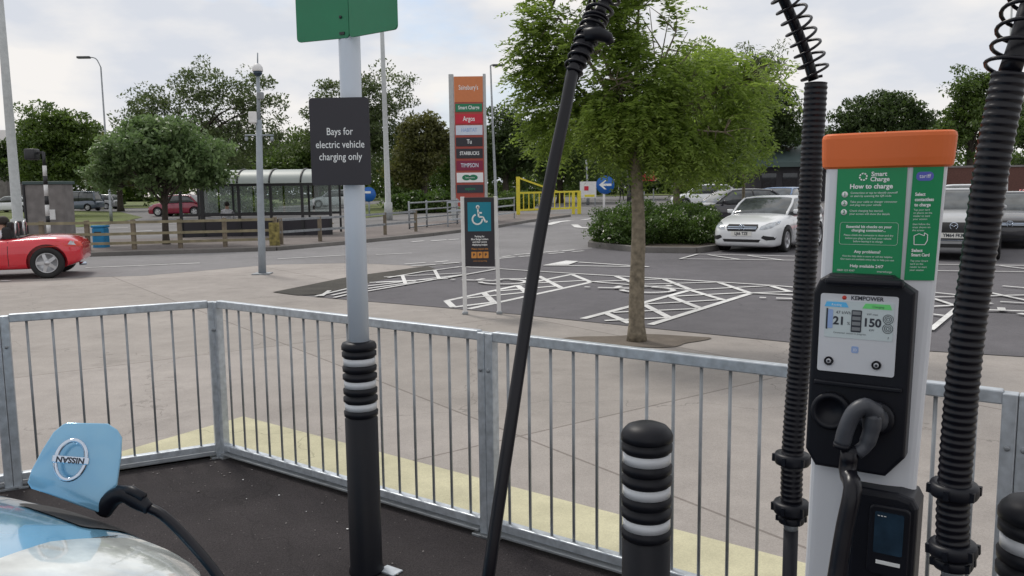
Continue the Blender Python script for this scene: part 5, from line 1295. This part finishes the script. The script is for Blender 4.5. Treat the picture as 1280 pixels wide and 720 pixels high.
m = MB(); a_ = lp(306, 169); c_ = lp(342, 169); m.tube([a_, c_], .014, 'grey_metal', 8); m.tube([lp(308, 171), lp(308, 176)], .03, 'grey_metal', 8); m.tube([lp(340, 171), lp(340, 176)], .03, 'grey_metal', 8); m.build('cross_arm', t, local=True)
m = MB(); m.box((0, 0, .01), (.34, .34, .03), 'galv_dark', None, .005); m.build('foot_plate', t, local=True)
# striped crossing post with signal head
bY = 25; b = Gx(62, bY); t = thing('crossing_post', 'black and white striped crossing post with a dark lamp head', 'crossing post', b)
ys = [207, 220, 231, 245, 256, 270, 279, 291, 304]; m = MB()
for i in range(8):
    a_ = P(55.5+i*.8, ys[i], bY)-b; c_ = P(55.5+(i+1)*.8, ys[i+1], bY)-b; m.tube([a_, c_], .06, 'white_paint' if i % 2 == 0 else 'black_paint', 12)
m.build('pole', t, local=True)
m = MB(); c_ = P(40, 193, bY)-b; m.box((c_.x, 0, c_.z), (.32, .35, .33), 'black_paint', None, .04, 2, True); m.tube([P(54, 190, bY)-b, P(55.5, 208, bY)-b], .05, 'black_paint', 10); e_ = P(54, 190, bY)-b; m.beam(c_, e_, .06, .06, 'black_paint'); m.build('lamp_head', t, local=True)
# concrete cabinet, bin
b = Gx(62, 33); t = thing('concrete_block', 'grey concrete shelter block behind the striped crossing post', 'concrete block', b)
h = zat(62, 230, 33)-b.z; m = MB(); m.box((0, 0, h/2), (1.5, .8, h), 'stone', None, .03); m.build('wall', t, local=True)
m = MB(); m.box((0, 0, h+.04), (1.62, .92, .12), 'roofgreen', None, .02); m.build('roof', t, local=True)
m = MB(); m.box((.28, -.41, h*.42), (.25, .03, .4), 'white_paint', None, .01); m.build('notice', t, local=True)
m = MB(); m.box((-.78, -.2, h*.5), (.08, .5, h*.98), 'black_paint', None, .01); m.build('door_edge', t, local=True)
b = Gx(122.5, 24.3); t = thing('litter_bin', 'blue litter bin behind the timber fence', 'bin', b)
m = MB(); m.box((0, 0, .38), (.36, .34, .62), 'bin_blue', None, .03); m.box((0, -.175, .52), (.2, .01, .12), 'black_paint'); m.build('body', t, local=True); m = MB(); m.box((0, 0, .73), (.40, .38, .07), 'bin_blue', None, .025); m.build('lid', t, local=True)

# ------------------------------------------------------------------ shelter
SY = 29.5; bL = Gx(226, SY); bR = Gx(413, SY); sh = thing('waiting_shelter', 'open shelter with curved translucent roof and black frame beyond the timber fence', 'shelter', bL)
Wd = bR.x-bL.x; dpt = 1.7; zt_ = zat(330, 213, SY)-bL.z; ze = zat(330, 231, SY)-bL.z; zr = zat(330, 268, SY)-bL.z
def sxx(px): return P(px, 260, SY).x-bL.x
for px in (226, 253, 299, 339, 378, 413):
    m = MB(); m.box((sxx(px), 0, ze/2), (.09 if px != 253 else .14, .09, ze), 'black_paint', None, .008); m.build('post', sh, local=True)
for px in (226, 272, 310, 372, 413):
    m = MB(); m.box((sxx(px), dpt, zt_*.5-.1), (.07, .07, zt_-.2), 'black_paint', None, .008); m.build('post', sh, local=True)
for z_, y_ in ((ze, 0), (zr, 0), (zt_-.25, dpt), (zr, dpt)):
    m = MB(); m.box((Wd/2, y_-.003, z_), (Wd+.02, .08, .09), 'black_paint'); m.build('beam', sh, local=True)
prof = [(-.12+1.0*(1-math.cos(a))*1.0*.95, ze+.05+(zt_-ze)*math.sin(a)) for a in [i*math.pi/2/8 for i in range(9)]]+[(dpt+.1, zt_-.05)]
m = MB(); rg = []
for x in (sxx(226), sxx(413)+.1):
    rg.append([Vector((x, y_, z_)) for y_, z_ in prof])
k = len(prof); m.raw(rg[0]+rg[1], [(i, i+1, k+i+1, k+i) for i in range(k-1)], 'poly', True); m.build('roof', sh, local=True)
for px in (226, 262, 299, 339, 378, 415):
    m = MB(); m.tube([Vector((sxx(px), y_, z_+.015)) for y_, z_ in prof], .035, 'black_paint', 6); m.build('roof_rib', sh, local=True)
for a_, b_ in ((226, 253), (253, 299), (299, 339), (339, 378), (378, 413)):
    m = MB(); m.box(((sxx(a_)+sxx(b_))/2, .02, .38), (sxx(b_)-sxx(a_)-.10, .04, .66), 'signblack'); m.build('lower_panel', sh, local=True)
    m = MB(); m.box(((sxx(a_)+sxx(b_))/2, dpt, (zr+zt_-.25)/2), (sxx(b_)-sxx(a_)-.08, .012, zt_-.32-zr), 'pane'); m.build('pane', sh, local=True)
m = MB(); m.box((Wd*.7, dpt-.25, .48), (Wd*.5, .3, .05), 'wood', None, .01); m.build('bench', sh, local=True)

# ------------------------------------------------------------------ buildings
bY = 62; x0 = P(945, 200, bY).x; x1 = P(1110, 200, bY).x; zb = terr(x0, bY); t = thing('store_building', 'dark supermarket building with grey green sloping roof behind the parked cars', 'building', ((x0+x1)/2, bY, zb))
hw_ = (x1-x0)/2; ev = zat(990, 203, bY)-zb; rd_ = zat(990, 171, bY+6)-zb
m = MB(); m.box((0, 5, ev/2), (hw_*2, 10, ev), 'wall_dark'); m.build('wall', t, local=True)
m = MB(); m.raw([(-hw_-.5, -.8, ev), (hw_+.5, -.8, ev), (hw_+.5, 6, rd_), (-hw_-.5, 6, rd_), (-hw_-.5, 12, ev), (hw_+.5, 12, ev), (-hw_-.5, -.8, ev-.35), (hw_+.5, -.8, ev-.35)], [(0, 1, 2, 3), (3, 2, 5, 4), (0, 3, 4), (1, 5, 2), (6, 7, 1, 0)], 'roofgreen'); m.build('roof', t, local=True)
for k in range(6):
    m = MB(); xx = -hw_+1+k*(2*hw_-2)/5; m.box((xx, -.02, 1.3), (1.1, .06, 1.7), 'glass_dark'); m.build('window', t, local=True)
bw = Gx(1240, 44); t = thing('brick_wall', 'low red brick wall behind the white car right of the charger', 'wall', bw)
m = MB(); m.box((0, 0, 1.15), (9, .35, 2.3), 'brick'); m.build('brickwork', t, local=True); m = MB(); m.box((0, 0, 2.35), (9.1, .45, .1), 'stone'); m.build('coping', t, local=True)
b = Gx(-22, 84); t = thing('grey_house', 'slate grey building end at the far left edge', 'building', b)
h_ = zat(0, 182, 84)-b.z; m = MB(); m.box((0, 3, h_/2), (5.2, 6, h_), 'stone'); m.build('wall', t, local=True)
m = MB(); m.raw([(-2.9, -.3, h_), (2.9, -.3, h_), (2.9, 3, h_+1.8), (-2.9, 3, h_+1.8), (-2.9, 6.3, h_), (2.9, 6.3, h_)], [(0, 1, 2, 3), (3, 2, 5, 4), (0, 3, 4), (1, 5, 2)], 'car_dark'); m.build('roof', t, local=True)
for x in (-1.2, 1.4):
    m = MB(); m.box((x, -.02, h_*.7), (.9, .06, 1.1), 'glass_dark'); m.build('window', t, local=True)

# ------------------------------------------------------------------ people
def person(label, loc, yaw, joints, edges, radii, top_mat, leg_mat, scale=1.0, waist=.95, hair=True, head=(0, 0, 1.62), group=None, arms_mat=None):
    t = thing('person', label, 'person', loc, yaw, group)
    me = bpy.data.meshes.new('body'); me.from_pydata([Vector(j)*scale for j in joints], edges, [])
    o = bpy.data.objects.new('tmp', me); col.objects.link(o)
    md = o.modifiers.new('k', 'SKIN'); md.use_smooth_shade = True; o.modifiers.new('s', 'SUBSURF').levels = 1
    for i, r_ in enumerate(radii): me.skin_vertices[0].data[i].radius = (r_*scale, r_*scale*.85)
    me.skin_vertices[0].data[0].use_root = True
    bpy.context.view_layer.update(); m2 = bpy.data.meshes.new_from_object(o.evaluated_get(bpy.context.evaluated_depsgraph_get())); bpy.data.objects.remove(o)
    m2.materials.clear()
    for k in (top_mat, leg_mat, 'skin', 'black_paint', arms_mat or top_mat): m2.materials.append(M[k])
    hz = head[2]*scale
    for p in m2.polygons:
        c_ = p.center
        k = 0
        if c_.z > hz-.13*scale: k = 2
        elif c_.z < .09*scale and waist > .5: k = 3
        elif c_.z < waist*scale: k = 1
        elif abs(c_.y) > .22*scale: k = 4
        p.material_index = k; p.use_smooth = True
    b_ = bpy.data.objects.new('body', m2); col.objects.link(b_); b_.parent = t; m2.name = 'body'
    if hair:
        m = MB(); b3 = bmesh.new(); bmesh.ops.create_uvsphere(b3, u_segments=14, v_segments=10, radius=.112*scale)
        for v in b3.verts: v.co = Vector((v.co.x*1.0-.018*scale+head[0]*scale, v.co.y*.86+head[1]*scale, max(v.co.z, -.06*scale)+hz+.03*scale))
        m.sub(b3, 'hair', True); m.build('hair', t, local=True)
    return t
WJ = [(0, 0, .95), (0, 0, 1.15), (0, 0, 1.38), (0, 0, 1.48), (.01, 0, 1.58), (.02, 0, 1.68), (0, .09, .90), (.12, .10, .50), (.20, .10, .06), (.30, .10, .03), (0, -.09, .90), (-.02, -.10, .50), (-.16, -.10, .07), (-.07, -.10, .03), (0, .19, 1.40), (.02, .25, 1.13), (.12, .24, .90), (.17, .23, .83), (0, -.19, 1.40), (-.04, -.25, 1.13), (-.02, -.25, .88), (0, -.25, .80)]
WE = [(0, 1), (1, 2), (2, 3), (3, 4), (4, 5), (0, 6), (6, 7), (7, 8), (8, 9), (0, 10), (10, 11), (11, 12), (12, 13), (2, 14), (14, 15), (15, 16), (16, 17), (2, 18), (18, 19), (19, 20), (20, 21)]
WR = [.13, .12, .14, .06, .075, .085, .085, .06, .045, .04, .085, .06, .045, .04, .06, .045, .035, .035, .06, .045, .035, .035]
b = Gx(777, 69); person('person walking toward the camera in dark clothes with pale sleeves', b, R(-80), WJ, WE, WR, 'cloth_dark', 'cloth_dark', 1.0, arms_mat='cloth_white')
# seated person in the shelter, white top, seen from behind the low panel
SJ = [(0, 0, .55), (0, 0, .78), (.0, 0, 1.0), (0, 0, 1.08), (.02, 0, 1.17), (.03, 0, 1.27), (.12, .09, .53), (.45, .11, .50), (.47, .11, .08), (.56, .11, .04), (.12, -.09, .53), (.45, -.11, .50), (.47, -.11, .08), (.56, -.11, .04), (0, .18, 1.0), (.06, .23, .75), (.26, .16, .62), (.34, .13, .60), (0, -.18, 1.0), (.06, -.23, .75), (.26, -.16, .62), (.34, -.13, .60)]
b = Gx(283, SY+.9); person('person in a white top sitting inside the shelter', b, R(100), SJ, WE, WR, 'cloth_white', 'cloth_dark', 1.0, waist=.52, head=(.02, 0, 1.22))
# driver of the convertible
DJ = [(0, 0, .42), (-.04, 0, .62), (-.08, 0, .88), (-.08, 0, .97), (-.06, 0, 1.06), (-.05, 0, 1.15), (.12, .09, .40), (.48, .11, .50), (.75, .11, .28), (.84, .11, .30), (.12, -.09, .40), (.48, -.11, .50), (.75, -.11, .28), (.84, -.11, .30), (-.07, .18, .88), (.08, .22, .70), (.30, .12, .78), (.37, .10, .80), (-.07, -.18, .88), (.08, -.22, .70), (.30, -.12, .78), (.37, -.10, .80)]
p = Matrix.Translation(rc.location) @ rc.rotation_euler.to_matrix().to_4x4() @ Vector((-.40, .34, 0))
person('dark haired driver sitting in the red open top car', p, rc.rotation_euler.z, DJ, WE, WR, 'cloth_white', 'cloth_dark', 1.0, waist=.45, head=(-.06, 0, 1.10))
